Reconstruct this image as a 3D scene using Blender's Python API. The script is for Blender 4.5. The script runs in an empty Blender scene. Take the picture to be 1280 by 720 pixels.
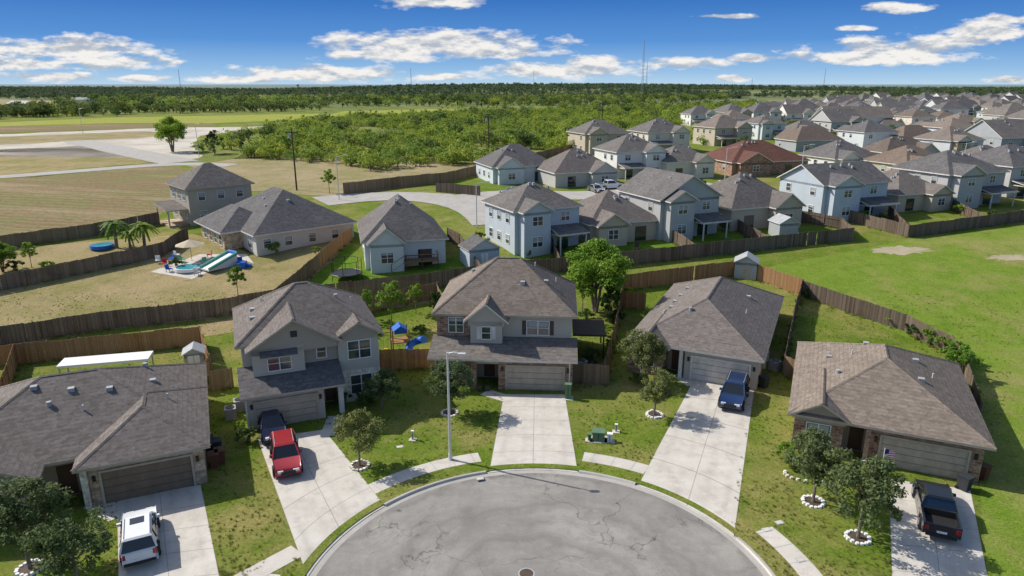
import bpy, bmesh, math, random
import numpy as np
from mathutils import Vector
random.seed(7); rng=np.random.default_rng(7)
scene=bpy.context.scene
# ---------------------------------------------------------------- survey: ground points from photo bearings
FP=865.0; TH=math.atan(255/865.0); CT=math.cos(TH); ST=math.sin(TH); HC=25.5
BR=[(-500,0),(66,0),(95,3.5),(130,5),(220,6.2),(400,6.0),(900,6.0)]
def T(y):
    if y<=66: return 0.0
    for (a,za),(b,zb) in zip(BR,BR[1:]):
        if y<=b: return za+(zb-za)*(y-a)/(b-a)
    return 6.0
def P(px,py,h=0.0):
    v=py-360; k=(HC-h)/(FP*ST+v*CT)
    return ((px-640)*k,(FP*CT-v*ST)*k)
def G(px,py):
    h=0.0
    for i in range(40):
        x,y=P(px,py,h); h=0.5*h+0.5*T(y)
    return (x,y)
CX,CY,CR=1.5,29.5,12.6
def gz(x,y):
    r=math.hypot(x-CX,y-CY)
    if r<24: return 0.1*min(1,(24-r)/6)
    return T(y)
# ---------------------------------------------------------------- materials
MATS={}
class N:
    def __init__(s,name):
        m=bpy.data.materials.new(name); m.use_nodes=True; s.m=m; s.t=m.node_tree; s.n=s.t.nodes; s.n.clear()
        s.out=s.n.new('ShaderNodeOutputMaterial'); s.b=s.n.new('ShaderNodeBsdfPrincipled')
        s.t.links.new(s.b.outputs[0],s.out.inputs[0]); MATS[name]=m
    def add(s,t,**k):
        n=s.n.new(t)
        for a,b in k.items(): setattr(n,a,b)
        return n
    def l(s,a,b): s.t.links.new(a,b)
    def coord(s,kind='pos',sc=(1,1,1)):
        if kind=='pos': o=s.add('ShaderNodeNewGeometry').outputs['Position']
        elif kind=='uv': o=s.add('ShaderNodeTexCoord').outputs['UV']
        else: o=s.add('ShaderNodeTexCoord').outputs['Object']
        mp=s.add('ShaderNodeMapping'); mp.inputs['Scale'].default_value=sc; s.l(o,mp.inputs[0]); return mp.outputs[0]
    def noise(s,v,scale,detail=4,rough=.55):
        n=s.add('ShaderNodeTexNoise'); n.inputs['Scale'].default_value=scale; n.inputs['Detail'].default_value=detail
        n.inputs['Roughness'].default_value=rough; s.l(v,n.inputs['Vector']); return n.outputs['Fac']
    def ramp(s,f,stops):
        r=s.add('ShaderNodeValToRGB'); e=r.color_ramp.elements
        while len(e)<len(stops): e.new(.5)
        for i,(p,c) in enumerate(stops):
            e[i].position=p
            if not hasattr(c,'__len__'): c=(c,c,c)
            e[i].color=(*c,1)
        s.l(f,r.inputs[0]); return r.outputs[0]
    def mix(s,f,a,b,mode='MIX'):
        m=s.add('ShaderNodeMixRGB',blend_type=mode)
        for k,v in ((0,f),(1,a),(2,b)):
            if isinstance(v,(int,float)): m.inputs[k].default_value=v if k==0 else (v,v,v,1)
            elif isinstance(v,tuple): m.inputs[k].default_value=(*v,1)
            else: s.l(v,m.inputs[k])
        return m.outputs[0]
    def math(s,op,a,b=0.5):
        m=s.add('ShaderNodeMath',operation=op)
        for k,v in ((0,a),(1,b)):
            if isinstance(v,(int,float)): m.inputs[k].default_value=v
            else: s.l(v,m.inputs[k])
        return m.outputs[0]
    def bump(s,f,st=.3,d=.02):
        b=s.add('ShaderNodeBump'); b.inputs['Strength'].default_value=st; b.inputs['Distance'].default_value=d
        s.l(f,b.inputs['Height']); s.l(b.outputs[0],s.b.inputs['Normal'])
    def fin(s,col,rough=.85,spec=.25,metal=0):
        if isinstance(col,tuple): s.b.inputs['Base Color'].default_value=(*col,1)
        else: s.l(col,s.b.inputs['Base Color'])
        s.b.inputs['Roughness'].default_value=rough; s.b.inputs['Specular IOR Level'].default_value=spec
        s.b.inputs['Metallic'].default_value=metal
def grasscol(n,v,g1,g2,dry,dryamt):
    a=n.noise(v,.35,7,.65); c=n.mix(n.ramp(a,[(.35,0),(.65,1)]),g1,g2)
    b=n.noise(v,.10,8,.72); c=n.mix(n.ramp(b,[(dryamt-.09,0),(dryamt+.09,1)]),c,dry)
    sp=n.noise(v,.9,6,.75); c=n.mix(n.ramp(sp,[(.54,0),(.70,.65)]),c,dry)
    dk=n.noise(v,.55,6,.75); c=n.mix(n.ramp(dk,[(.55,0),(.70,.6)]),c,tuple(x*.55 for x in g1))
    f=n.noise(v,6,6,.8); c=n.mix(1,c,n.ramp(f,[(.3,.5),(.7,1.48)]),'MULTIPLY')
    n.bump(f,.9,.09); return c
def grassmat(name,g1,g2,dry,dryamt=.5):
    n=N(name); v=n.coord('pos'); c=grasscol(n,v,g1,g2,dry,dryamt); n.fin(c,.95,.05); return n
grassmat('lawn',(.10,.165,.018),(.16,.21,.03),(.27,.235,.08),.55)
grassmat('lawn_lush',(.085,.175,.014),(.14,.23,.026),(.21,.23,.055),.6)
grassmat('lawn_field',(.14,.225,.024),(.19,.265,.038),(.28,.265,.09),.56)
grassmat('lawn_dry',(.21,.205,.07),(.29,.25,.105),(.37,.29,.155),.49)
grassmat('meadow',(.25,.30,.04),(.32,.34,.06),(.34,.33,.10),.55)
grassmat('tan_field',(.22,.22,.08),(.30,.25,.13),(.36,.29,.17),.48)
grassmat('scrub_ground',(.14,.18,.035),(.20,.22,.06),(.30,.26,.13),.6)
n=N('brown_field'); v=n.coord('pos'); 
vr=n.add('ShaderNodeVectorRotate'); vr.inputs['Angle'].default_value=math.radians(12); vr.rotation_type='Z_AXIS'; n.l(v,vr.inputs[0])
w=n.add('ShaderNodeTexWave'); w.bands_direction='Y'; w.inputs['Scale'].default_value=.16; w.inputs['Distortion'].default_value=6; w.inputs['Detail'].default_value=7; w.inputs['Detail Scale'].default_value=1.2; w.inputs['Detail Roughness'].default_value=.7; n.l(vr.outputs[0],w.inputs[0])
c=n.mix(n.ramp(n.noise(v,.04,9,.78),[(.44,0),(.56,1)]),(.225,.155,.085),(.185,.185,.07))
c=n.mix(.26,c,n.mix(w.outputs[1],(.14,.10,.06),(.33,.255,.155)))
mp=n.add('ShaderNodeMapping'); mp.inputs['Scale'].default_value=(.02,.11,1); n.l(vr.outputs[0],mp.inputs[0]); c=n.mix(n.ramp(n.noise(mp.outputs[0],1,8,.7),[(.5,0),(.64,.75)]),c,(.32,.25,.155))
c=n.mix(1,c,n.ramp(n.noise(v,1.5,5,.8),[(.3,.7),(.7,1.3)]),'MULTIPLY'); n.fin(c,.95,.05)
def nmat(name,c1,c2,scale=1,rough=.9,spec=.2,bump=0,coord='obj',fine=8,fa=.15,sc=(1,1,1),metal=0,big=None):
    n=N(name); v=n.coord(coord,sc); c=n.mix(n.ramp(n.noise(v,scale,5,.6),[(.33,0),(.67,1)]),c1,c2)
    f=n.noise(v,fine,4,.7); c=n.mix(1,c,n.ramp(f,[(.25,1-fa),(.75,1+fa)]),'MULTIPLY')
    if bump: n.bump(f,bump,.02)
    n.fin(c,rough,spec,metal); return n
nmat('gravel',(.40,.36,.29),(.60,.55,.48),.08,coord='pos',fine=1)
nmat('bare_dirt',(.33,.28,.17),(.42,.36,.26),.4,coord='pos',fine=3)
# asphalt
n=N('asphalt'); v=n.coord('pos')
c=n.mix(n.ramp(n.noise(v,.16,8,.7),[(.38,0),(.64,1)]),(.235,.222,.205),(.35,.33,.30))
vs=n.add('ShaderNodeVectorMath',operation='SUBTRACT'); n.l(v,vs.inputs[0]); vs.inputs[1].default_value=(CX,CY,0)
vl=n.add('ShaderNodeVectorMath',operation='LENGTH'); n.l(vs.outputs[0],vl.inputs[0])
rr=n.math('ADD',vl.outputs['Value'],n.math('MULTIPLY',n.noise(v,.25,6),4.0))
cb=n.add('ShaderNodeCombineXYZ'); n.l(rr,cb.inputs[0]); c=n.mix(n.ramp(n.noise(cb.outputs[0],.8,3,.6),[(.45,0),(.62,.55)]),c,(.19,.18,.165))
c=n.mix(n.ramp(n.noise(v,.5,8,.75),[(.47,0),(.68,.6)]),c,(.17,.162,.15))
c=n.mix(n.ramp(n.noise(v,1.3,7,.8),[(.58,0),(.7,.5)]),c,(.40,.38,.35))
c=n.mix(1,c,n.ramp(n.noise(v,14,4,.8),[(.25,.82),(.75,1.17)]),'MULTIPLY')
dv=n.add('ShaderNodeVectorMath',operation='ADD'); n.l(v,dv.inputs[0]); nz=n.add('ShaderNodeTexNoise'); nz.inputs['Scale'].default_value=.5; nz.inputs['Detail'].default_value=6; n.l(v,nz.inputs['Vector'])
sc_=n.add('ShaderNodeVectorMath',operation='SCALE'); n.l(nz.outputs['Color'],sc_.inputs[0]); sc_.inputs['Scale'].default_value=3.5; n.l(sc_.outputs[0],dv.inputs[1])
vo=n.add('ShaderNodeTexVoronoi',feature='DISTANCE_TO_EDGE'); vo.inputs['Scale'].default_value=.2; n.l(dv.outputs[0],vo.inputs['Vector'])
crk=n.math('MULTIPLY',n.ramp(vo.outputs[0],[(0.0,1),(.011,0)]),n.ramp(n.noise(v,.15,3),[(.46,0),(.56,.8)]))
c=n.mix(crk,c,(.075,.07,.066)); n.fin(c,.9,.15)
def conc(name,joint,c1=(.50,.465,.41),c2=(.62,.585,.53)):
    n=N(name); v=n.coord('pos'); c=n.mix(n.ramp(n.noise(v,.5,6,.65),[(.32,0),(.68,1)]),c1,c2)
    c=n.mix(n.ramp(n.noise(v,.8,7,.72),[(.52,0),(.72,.6)]),c,(.33,.30,.26))
    c=n.mix(1,c,n.ramp(n.noise(v,9,4,.7),[(.25,.9),(.75,1.08)]),'MULTIPLY')
    if joint:
        u=n.add('ShaderNodeTexCoord').outputs['UV']; sp=n.add('ShaderNodeSeparateXYZ'); n.l(u,sp.inputs[0])
        ms=[]
        for o in (0,1):
            fr=n.math('FRACT',sp.outputs[o],0); ms.append(n.math('LESS_THAN',n.math('ABSOLUTE',n.math('SUBTRACT',fr,.5),0),.010 if o else .008))
        c=n.mix(n.math('MULTIPLY',n.math('MAXIMUM',ms[0],ms[1]),.6),c,(.18,.16,.13))
        ex=n.math('ABSOLUTE',n.math('SUBTRACT',n.math('FRACT',n.math('ADD',sp.outputs[0],.5),0),.5),0)
        tr_=n.ramp(ex,[(.12,0),(.25,.22),(.38,0)]); tm=n.math('MULTIPLY',tr_,n.ramp(n.noise(v,.7,5,.7),[(.4,0),(.6,1)])); c=n.mix(tm,c,(.22,.20,.18))
    n.fin(c,.9,.15)
conc('driveway_concrete',True); conc('concrete',False); conc('street_concrete',False,(.36,.34,.31),(.45,.43,.40))
def roof(name,c1,c2,c3):
    n=N(name); v=n.coord('obj'); 
    c=n.mix(n.ramp(n.noise(v,.35,5,.65),[(.35,0),(.65,1)]),c1,c2)
    mp=n.add('ShaderNodeMapping'); mp.inputs['Scale'].default_value=(3.0,3.0,7); n.l(v,mp.inputs[0])
    vo=n.add('ShaderNodeTexVoronoi'); vo.inputs['Scale'].default_value=1; n.l(mp.outputs[0],vo.inputs['Vector'])
    sp=n.add('ShaderNodeSeparateXYZ'); n.l(vo.outputs['Color'],sp.inputs[0])
    c=n.mix(n.math('MULTIPLY',sp.outputs[0],.72),c,c3)
    s2=n.add('ShaderNodeSeparateXYZ'); n.l(v,s2.inputs[0])
    row=n.math('FRACT',n.math('MULTIPLY',s2.outputs[2],7.0),0)
    c=n.mix(1,c,n.ramp(row,[(0,.72),(.22,1.06),(1,1.0)]),'MULTIPLY')
    c=n.mix(1,c,n.ramp(n.noise(v,6,4,.8),[(.25,.78),(.75,1.22)]),'MULTIPLY')
    oi=n.add('ShaderNodeObjectInfo').outputs['Random']; c=n.mix(1,c,n.ramp(oi,[(0,(.80,.83,.88)),(.5,(.98,.98,1)),(1,(1.16,1.1,1.02))]),'MULTIPLY')
    n.bump(row,.25,.02); n.fin(c,.93,.12)
roof('roof_taupe',(.19,.165,.147),(.235,.205,.185),(.12,.103,.09))
roof('roof_grey',(.15,.141,.137),(.20,.188,.182),(.095,.088,.084))
roof('roof_brown',(.175,.138,.112),(.22,.178,.145),(.12,.092,.075))
roof('roof_red',(.17,.08,.06),(.22,.105,.08),(.11,.055,.042))
def wallmat(name,c,lap=True):
    n=N(name); v=n.coord('obj'); col=n.mix(n.noise(v,.6,6),tuple(x*.86 for x in c),tuple(min(1,x*1.1) for x in c))
    if lap:
        s2=n.add('ShaderNodeSeparateXYZ'); n.l(v,s2.inputs[0]); row=n.math('FRACT',n.math('MULTIPLY',s2.outputs[2],5.0),0)
        col=n.mix(1,col,n.ramp(row,[(0,.7),(.14,1.0),(1,1.0)]),'MULTIPLY'); n.bump(row,.3,.02)
        oi=n.add('ShaderNodeObjectInfo').outputs['Random']; fr=n.math('FRACT',n.math('MULTIPLY',oi,17.3),0); col=n.mix(1,col,n.ramp(fr,[(0,(.78,.82,.88)),(.5,(1,1,1)),(1,(1.06,1.03,.98))]),'MULTIPLY')
    n.fin(col,.85,.2)
wallmat('stucco_tan',(.47,.425,.365),False); wallmat('siding_beige',(.50,.465,.41)); wallmat('siding_taupe',(.37,.33,.285))
wallmat('siding_white',(.72,.72,.70)); wallmat('siding_blue',(.58,.63,.66)); wallmat('siding_grey',(.44,.45,.45)); wallmat('siding_tan',(.50,.44,.35)); wallmat('siding_cream',(.66,.63,.56))
wallmat('stucco_warm',(.42,.34,.26),False)
def brick(name,c1,c2,mo,sc,bw=.5,rh=.25,bias=0):
    n=N(name); o=n.add('ShaderNodeTexCoord').outputs['Object']; s=n.add('ShaderNodeSeparateXYZ'); n.l(o,s.inputs[0])
    cb=n.add('ShaderNodeCombineXYZ'); n.l(n.math('ADD',s.outputs[0],s.outputs[1]),cb.inputs[0]); n.l(s.outputs[2],cb.inputs[1])
    b=n.add('ShaderNodeTexBrick'); b.inputs['Color1'].default_value=(*c1,1); b.inputs['Color2'].default_value=(*c2,1); b.inputs['Mortar'].default_value=(*mo,1)
    b.inputs['Scale'].default_value=sc; b.inputs['Brick Width'].default_value=bw; b.inputs['Row Height'].default_value=rh; b.inputs['Mortar Size'].default_value=.015; b.inputs['Bias'].default_value=bias
    n.l(cb.outputs[0],b.inputs['Vector']); c=n.mix(1,b.outputs[0],n.ramp(n.noise(o,3,5,.8),[(.3,.5),(.7,1.5)]),'MULTIPLY'); n.fin(c,.9,.15)
brick('brick_brown',(.20,.10,.065),(.42,.28,.19),(.36,.30,.25),1.0,.42,.2)
brick('stone_tan',(.32,.22,.14),(.58,.47,.35),(.40,.34,.28),1.0,.45,.25)
brick('limestone',(.56,.51,.42),(.74,.70,.62),(.50,.46,.40),1.0,.5,.25)
def plain(name,c,rough=.5,spec=.4,metal=0): n=N(name); n.fin(c,rough,spec,metal); return n
def pl2(name,c,rough=.6,var=.12): return nmat(name,tuple(x*(1-var) for x in c),tuple(min(1,x*(1+var)) for x in c),1.5,rough=rough,fa=.06)
pl2('trim_white',(.66,.63,.58)); pl2('trim_tan',(.42,.365,.30)); pl2('garage_tan',(.42,.36,.29)); pl2('garage_brown',(.20,.15,.11)); pl2('garage_white',(.60,.56,.50))
plain('frame_white',(.76,.76,.74),.5); pl2('dark_wood',(.09,.065,.05)); plain('black_metal',(.02,.02,.022),.45); plain('blind',(.36,.38,.38),.6)
n=N('glass'); r=n.add('ShaderNodeNewGeometry').outputs['Random Per Island']; n.fin(n.ramp(r,[(0,(.018,.025,.032)),(1,(.07,.085,.095))]),.08,.9)
plain('porch_dark',(.05,.042,.038),.8); pl2('door_dark',(.11,.06,.04)); pl2('metal_grey',(.38,.39,.40),.45); plain('vent_pipe',(.6,.6,.6),.5)
plain('pole_metal',(.62,.63,.64),.4,.5,.2); pl2('wood_pole',(.10,.07,.05),.9); plain('lamp_lens',(.7,.72,.72),.25)
def fence_mat(name,c1,c2,c3):
    n=N(name); r=n.add('ShaderNodeNewGeometry').outputs['Random Per Island']; v=n.coord('pos',(1,1,.5))
    c=n.ramp(r,[(0,c1),(.55,c2),(1,c3)]); c=n.mix(n.ramp(n.noise(v,.25,4),[(.4,0),(.7,.6)]),c,c3)
    c=n.mix(1,c,n.ramp(n.noise(v,12,3,.7),[(.25,.78),(.75,1.18)]),'MULTIPLY'); n.fin(c,.9,.1)
fence_mat('fence_weathered',(.10,.074,.055),(.155,.118,.09),(.215,.17,.135))
fence_mat('fence_cedar',(.28,.14,.06),(.36,.195,.09),(.43,.26,.14))
fence_mat('fence_mid',(.18,.118,.07),(.24,.165,.10),(.30,.22,.15))
def leafmat(name,a,b,c,trans=.3,scale=1.0):
    n=N(name); g=n.add('ShaderNodeNewGeometry'); r=g.outputs['Random Per Island']
    o=n.add('ShaderNodeTexCoord').outputs['Object']; oi=n.add('ShaderNodeObjectInfo').outputs['Random']
    col=n.mix(n.ramp(n.noise(o,scale,3),[(.38,0),(.62,1)]),a,b); col=n.mix(n.math('MULTIPLY',r,.6),col,c)
    col=n.mix(1,col,n.ramp(oi,[(0,(.60,.74,.72)),(.5,(1,1,1)),(1,(1.35,1.2,.95))]),'MULTIPLY')
    n.fin(col,.65,.2)
    tr=n.add('ShaderNodeBsdfTranslucent'); n.l(col,tr.inputs[0]); mx=n.add('ShaderNodeMixShader'); mx.inputs[0].default_value=trans
    n.l(n.b.outputs[0],mx.inputs[1]); n.l(tr.outputs[0],mx.inputs[2]); n.l(mx.outputs[0],n.out.inputs[0])
leafmat('leaf_oak',(.115,.155,.05),(.16,.20,.07),(.23,.26,.12),.38)
leafmat('leaf_bright',(.15,.27,.022),(.21,.35,.035),(.29,.41,.07),.4)
leafmat('leaf_dark',(.05,.09,.022),(.08,.13,.03),(.12,.17,.045))
leafmat('leaf_scrub',(.21,.30,.03),(.28,.37,.05),(.36,.42,.10),.35,2.0)
leafmat('leaf_wood',(.10,.155,.035),(.145,.20,.05),(.20,.24,.075),.3,2.0)
leafmat('leaf_far',(.095,.145,.07),(.125,.175,.085),(.155,.20,.105),.3,2.0)  # far woods: bluish haze tint painted into the leaf colours
leafmat('grass_blade',(.13,.19,.025),(.20,.24,.045),(.34,.30,.12),.3,1.0)
nmat('bark',(.15,.12,.095),(.24,.20,.165),4,bump=.5)
# ---------------------------------------------------------------- mesh builder
class MB:
    def __init__(s): s.v=[];s.f=[];s.m=[];s.mats=[]
    def mi(s,m):
        if m not in s.mats: s.mats.append(m)
        return s.mats.index(m)
    def face(s,pts,mat):
        i=len(s.v); s.v+=[tuple(p) for p in pts]; s.f.append(tuple(range(i,i+len(pts)))); s.m.append(s.mi(mat))
    def idx(s,pts,faces,mat):
        i=len(s.v); s.v+=[tuple(p) for p in pts]; k=s.mi(mat)
        for f in faces: s.f.append(tuple(i+j for j in f)); s.m.append(k)
    def box(s,x0,y0,z0,x1,y1,z1,mat):
        s.idx([(x0,y0,z0),(x1,y0,z0),(x1,y1,z0),(x0,y1,z0),(x0,y0,z1),(x1,y0,z1),(x1,y1,z1),(x0,y1,z1)],
              [(0,3,2,1),(4,5,6,7),(0,1,5,4),(1,2,6,5),(2,3,7,6),(3,0,4,7)],mat)
    def tube(s,p0,p1,r0,r1,mat,n=7,cap=True):
        p0=Vector(p0);p1=Vector(p1); d=(p1-p0).normalized(); a=d.orthogonal().normalized(); b=d.cross(a)
        pts=[]
        for p,r in((p0,r0),(p1,r1)):
            for k in range(n):
                t=2*math.pi*k/n; pts.append(p+a*math.cos(t)*r+b*math.sin(t)*r)
        fs=[(k,(k+1)%n,n+(k+1)%n,n+k) for k in range(n)]
        if cap: fs+=[tuple(range(n))[::-1],tuple(range(n,2*n))]
        s.idx(pts,fs,mat)
    def mesh(s,name):
        me=bpy.data.meshes.new(name); me.from_pydata(s.v,[],s.f)
        for m in s.mats: me.materials.append(MATS[m])
        me.polygons.foreach_set('material_index',s.m); me.update(); return me
    def make(s,name,parent=None,loc=(0,0,0),rz=0,bevel=0,smooth=False):
        o=bpy.data.objects.new(name,s.mesh(name)); scene.collection.objects.link(o)
        o.location=loc; o.rotation_euler=(0,0,rz)
        if parent: o.parent=parent
        if smooth: o.data.polygons.foreach_set('use_smooth',[True]*len(o.data.polygons))
        if bevel:
            b=o.modifiers.new('b','BEVEL'); b.width=bevel; b.segments=3; b.limit_method='ANGLE'; b.angle_limit=.5
        return o
def empty(name,loc=(0,0,0),rz=0):
    e=bpy.data.objects.new(name,None); scene.collection.objects.link(e); e.location=loc; e.rotation_euler=(0,0,rz); e.empty_display_size=.5; return e
def fbox(mb,face,pos,u0,u1,d0,d1,z0,z1,mat):
    if face=='F': mb.box(u0,pos-d1,z0,u1,pos-d0,z1,mat)
    elif face=='B': mb.box(u0,pos+d0,z0,u1,pos+d1,z1,mat)
    elif face=='L': mb.box(pos-d1,u0,z0,pos-d0,u1,z1,mat)
    else: mb.box(pos+d0,u0,z0,pos+d1,u1,z1,mat)
def window(mb,face,pos,u,z,w,h,frame='frame_white',shut=None,blind=True):
    a,b=u-w/2,u+w/2; t=.07
    fbox(mb,face,pos,a,b,0,.02,z,z+h,'glass')
    if blind and random.random()<.6:
        k=random.uniform(.2,.6); fbox(mb,face,pos,a+t,b-t,.02,.026,z+h*(1-k),z+h-t,'blind')
    fbox(mb,face,pos,a-t,a,0,.07,z-t,z+h+t,frame); fbox(mb,face,pos,b,b+t,0,.07,z-t,z+h+t,frame)
    fbox(mb,face,pos,a,b,0,.07,z-t,z,frame); fbox(mb,face,pos,a,b,0,.07,z+h,z+h+t,frame)
    fbox(mb,face,pos,a,b,.027,.05,z+h/2-.025,z+h/2+.025,frame)
    if w>1.15: fbox(mb,face,pos,u-.04,u+.04,.0272,.06,z,z+h,frame)
    if shut:
        fbox(mb,face,pos,a-t-.38,a-t-.03,0,.05,z-.03,z+h+.03,shut); fbox(mb,face,pos,b+t+.03,b+t+.38,0,.05,z-.03,z+h+.03,shut)
def garage(mb,face,pos,u0,u1,h,mat,trim='trim_tan',z=0.03):
    fbox(mb,face,pos,u0,u1,0,.03,z,z+h,mat)
    rows=4; cols=8; w=(u1-u0)/cols; rh=h/rows
    for r in range(rows):
        for c in range(cols): fbox(mb,face,pos,u0+c*w+.07,u0+(c+1)*w-.07,.0302,.05,z+r*rh+.07,z+(r+1)*rh-.06,mat)
    for r in range(1,rows): fbox(mb,face,pos,u0,u1,.0303,.034,z+r*rh-.012,z+r*rh+.012,'porch_dark')
    fbox(mb,face,pos,u0-.14,u0,0,.12,z-.03,z+h+.14,trim); fbox(mb,face,pos,u1,u1+.14,0,.12,z-.03,z+h+.14,trim); fbox(mb,face,pos,u0,u1,0,.12,z+h,z+h+.14,trim)
def cap(mb,p,q,mat):
    p=Vector(p);q=Vector(q); d=(q-p)
    if d.length<.2: return
    sd=d.cross(Vector((0,0,1))).normalized()*.15; up=Vector((0,0,.045)); dn=Vector((0,0,-.03))
    mb.face([p+sd+dn,q+sd+dn,q+up,p+up],mat); mb.face([p-sd+dn,q-sd+dn,q+up,p+up],mat)
def hip(mb,x0,y0,x1,y1,z,pitch,oh=.45,rf='roof_taupe',fas='trim_white',t=.18,caps=False):
    X0,Y0,X1,Y1=x0-oh,y0-oh,x1+oh,y1+oh; w=X1-X0;d=Y1-Y0;hf=min(w,d)/2;r=hf*math.tan(math.radians(pitch));zt=z+t
    cx=(X0+X1)/2;cy=(Y0+Y1)/2
    if w>=d: A=(X0+hf,cy,zt+r);B=(X1-hf,cy,zt+r)
    else: A=(cx,Y0+hf,zt+r);B=(cx,Y1-hf,zt+r)
    e=[(X0,Y0,z),(X1,Y0,z),(X1,Y1,z),(X0,Y1,z)]; c=[(a,b,zt) for a,b,_ in e]
    for i in range(4): j=(i+1)%4; mb.face([e[i],e[j],c[j],c[i]],fas)
    mb.face(e[::-1],fas)
    if w>=d: fs=[[c[0],c[1],B,A],[c[1],c[2],B],[c[2],c[3],A,B],[c[3],c[0],A]]; ls=[(c[0],A),(c[3],A),(c[1],B),(c[2],B),(A,B)]
    else: fs=[[c[0],c[1],A],[c[1],c[2],B,A],[c[2],c[3],B],[c[3],c[0],A,B]]; ls=[(c[0],A),(c[1],A),(c[2],B),(c[3],B),(A,B)]
    for f in fs: mb.face(f,rf)
    if caps:
        for p,q in ls: cap(mb,p,q,rf)
    tn=math.tan(math.radians(pitch))
    return lambda x,y: zt+tn*min(x-X0,X1-x,y-Y0,Y1-y)
def gable(mb,x0,y0,x1,y1,z,pitch,oh=.4,axis='y',rf='roof_taupe',fas='trim_white',wall='siding_beige',t=.16,caps=False):
    tn=math.tan(math.radians(pitch))
    def M(a,b,c): return (a,b,c) if axis=='y' else (b,a,c)
    if axis=='y': a0,a1,b0,b1=x0,x1,y0,y1
    else: a0,a1,b0,b1=y0,y1,x0,x1
    A0,A1,B0,B1=a0-oh,a1+oh,b0-oh,b1+oh; c=(a0+a1)/2; zr=z+(A1-A0)/2*tn
    sec=[(A0,z),(c,zr),(A1,z),(A1,z+t),(c,zr+t),(A0,z+t)]
    f0=[M(a,B0,h) for a,h in sec]; f1=[M(a,B1,h) for a,h in sec]
    mats=[fas,fas,fas,rf,rf,fas]
    for i in range(6):
        j=(i+1)%6; mb.face([f0[i],f0[j],f1[j],f1[i]],mats[i])
    for f in(f0,f1): mb.face([f[0],f[1],f[4],f[5]],fas); mb.face([f[1],f[2],f[3],f[4]],fas)
    for b in(b0,b1): mb.face([M(a0,b,z-.3),M(a1,b,z-.3),M(a1,b,z+oh*tn),M(c,b,zr),M(a0,b,z+oh*tn)],wall)
    if caps: cap(mb,f0[4],f1[4],rf)
def shed(mb,x0,y0,z0,x1,y1,z1,rf='roof_taupe',fas='trim_white',t=.16):
    a=[(x0,y0,z0),(x1,y0,z0),(x1,y1,z1),(x0,y1,z1)]; b=[(x,y,z+t) for x,y,z in a]
    mb.face(b,rf); mb.face(a[::-1],fas)
    for i in range(4): j=(i+1)%4; mb.face([a[i],a[j],b[j],b[i]],fas)
def vents(mb,rz,pts):
    for x,y,k in pts:
        z=rz(x,y)
        if k==0: mb.box(x-.2,y-.2,z-.2,x+.2,y+.2,z+.16,'metal_grey')
        elif k==1: mb.tube((x,y,z-.1),(x,y,z+.38),.06,.06,'vent_pipe')
        else: mb.tube((x,y,z-.1),(x,y,z+.28),.15,.17,'metal_grey',8)
def house(name,x,y,yaw,z=None):
    e=empty(name,(x,y,T(y) if z is None else z),-math.radians(yaw)); d={k:MB() for k in('walls','roof','windows','garage_door','trim')}
    return e,d
def fin_house(e,d):
    for k,mb in d.items():
        if mb.v: mb.make(k,e)
def lights(Tr,pos,us):
    for u in us: fbox(Tr,'F',pos,u-.09,u+.09,0,.16,1.75,2.1,'black_metal')
# ================================================================ NEAR HOUSES
e,d=house('brick_house',5.2,54.9,4); W,R,Wi,Ga,Tr=d['walls'],d['roof'],d['windows'],d['garage_door'],d['trim']
W.box(-6.4,0,0,0,4,2.8,'brick_brown'); W.box(-12.0,1.2,0,-8.7,4,2.8,'brick_brown')
W.box(-12.1,2.7,0,-.1,12.6,5.9,'stucco_tan'); W.box(-12.12,2.62,3,-8.6,4,5.88,'brick_brown')
W.box(-9.0,1.7,3.0,-6.2,4,5.6,'stucco_tan'); W.box(-8.7,2.5,0,-6.4,2.61,2.8,'stucco_warm')
W.box(-8.75,-.1,0,-8.3,.35,2.8,'brick_brown'); W.box(-8.3,.0,2.35,-6.4,.3,2.8,'stucco_tan')
fbox(Wi,'F',2.5,-7.9,-6.95,0,.05,.1,2.2,'door_dark'); 
garage(Ga,'F',0,-5.65,-.8,2.15,'garage_tan')
shed(R,-12.5,-.5,2.75,.4,2.75,3.75,'roof_grey')
hp=hip(R,-12.1,2.7,-.1,12.6,5.85,36,.45,'roof_taupe','trim_tan',caps=True)
gable(R,-9.2,1.7,-6.0,7,5.5,40,.4,'y','roof_taupe','trim_white','stucco_tan',caps=True)
R.box(.1,7.5,2.3,3.3,12,2.5,'dark_wood'); W.box(3.0,7.6,0,3.15,7.75,2.3,'dark_wood'); W.box(3.0,11.7,0,3.15,11.85,2.3,'dark_wood')
window(Wi,'F',2.62,-10.4,4.25,1.25,1.35); window(Wi,'F',1.7,-7.6,4.0,.75,1.1,shut='trim_white'); window(Wi,'F',2.7,-3.1,4.15,1.9,1.25,shut='dark_wood')
window(Wi,'F',1.2,-10.4,.9,1.4,1.4); window(Wi,'R',-.1,6,3.9,1,1.2); window(Wi,'R',-.1,10,3.9,1,1.2); window(Wi,'L',-12.1,8,3.9,1,1.2)
vents(Tr,hp,[(-2.5,6,0),(-1.6,8.4,1),(-9.5,8.5,2),(-3.6,8.6,1),(-4.6,5.2,0)])
Tr.box(-.32,-.14,0,-.2,-.02,2.7,'trim_white'); Tr.box(-12.1,1.06,0,-12.0,1.18,2.7,'trim_white'); lights(Tr,0,(-6.05,-.4))
for u in (-8.0,-7.3): Tr.box(u-.2,-.6,.1,u+.2,-.2,.5,'dark_wood')
fin_house(e,d)
e,d=house('stucco_house',-11.4,54.6,-22); W,R,Wi,Ga,Tr=[d[k] for k in('walls','roof','windows','garage_door','trim')]
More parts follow.
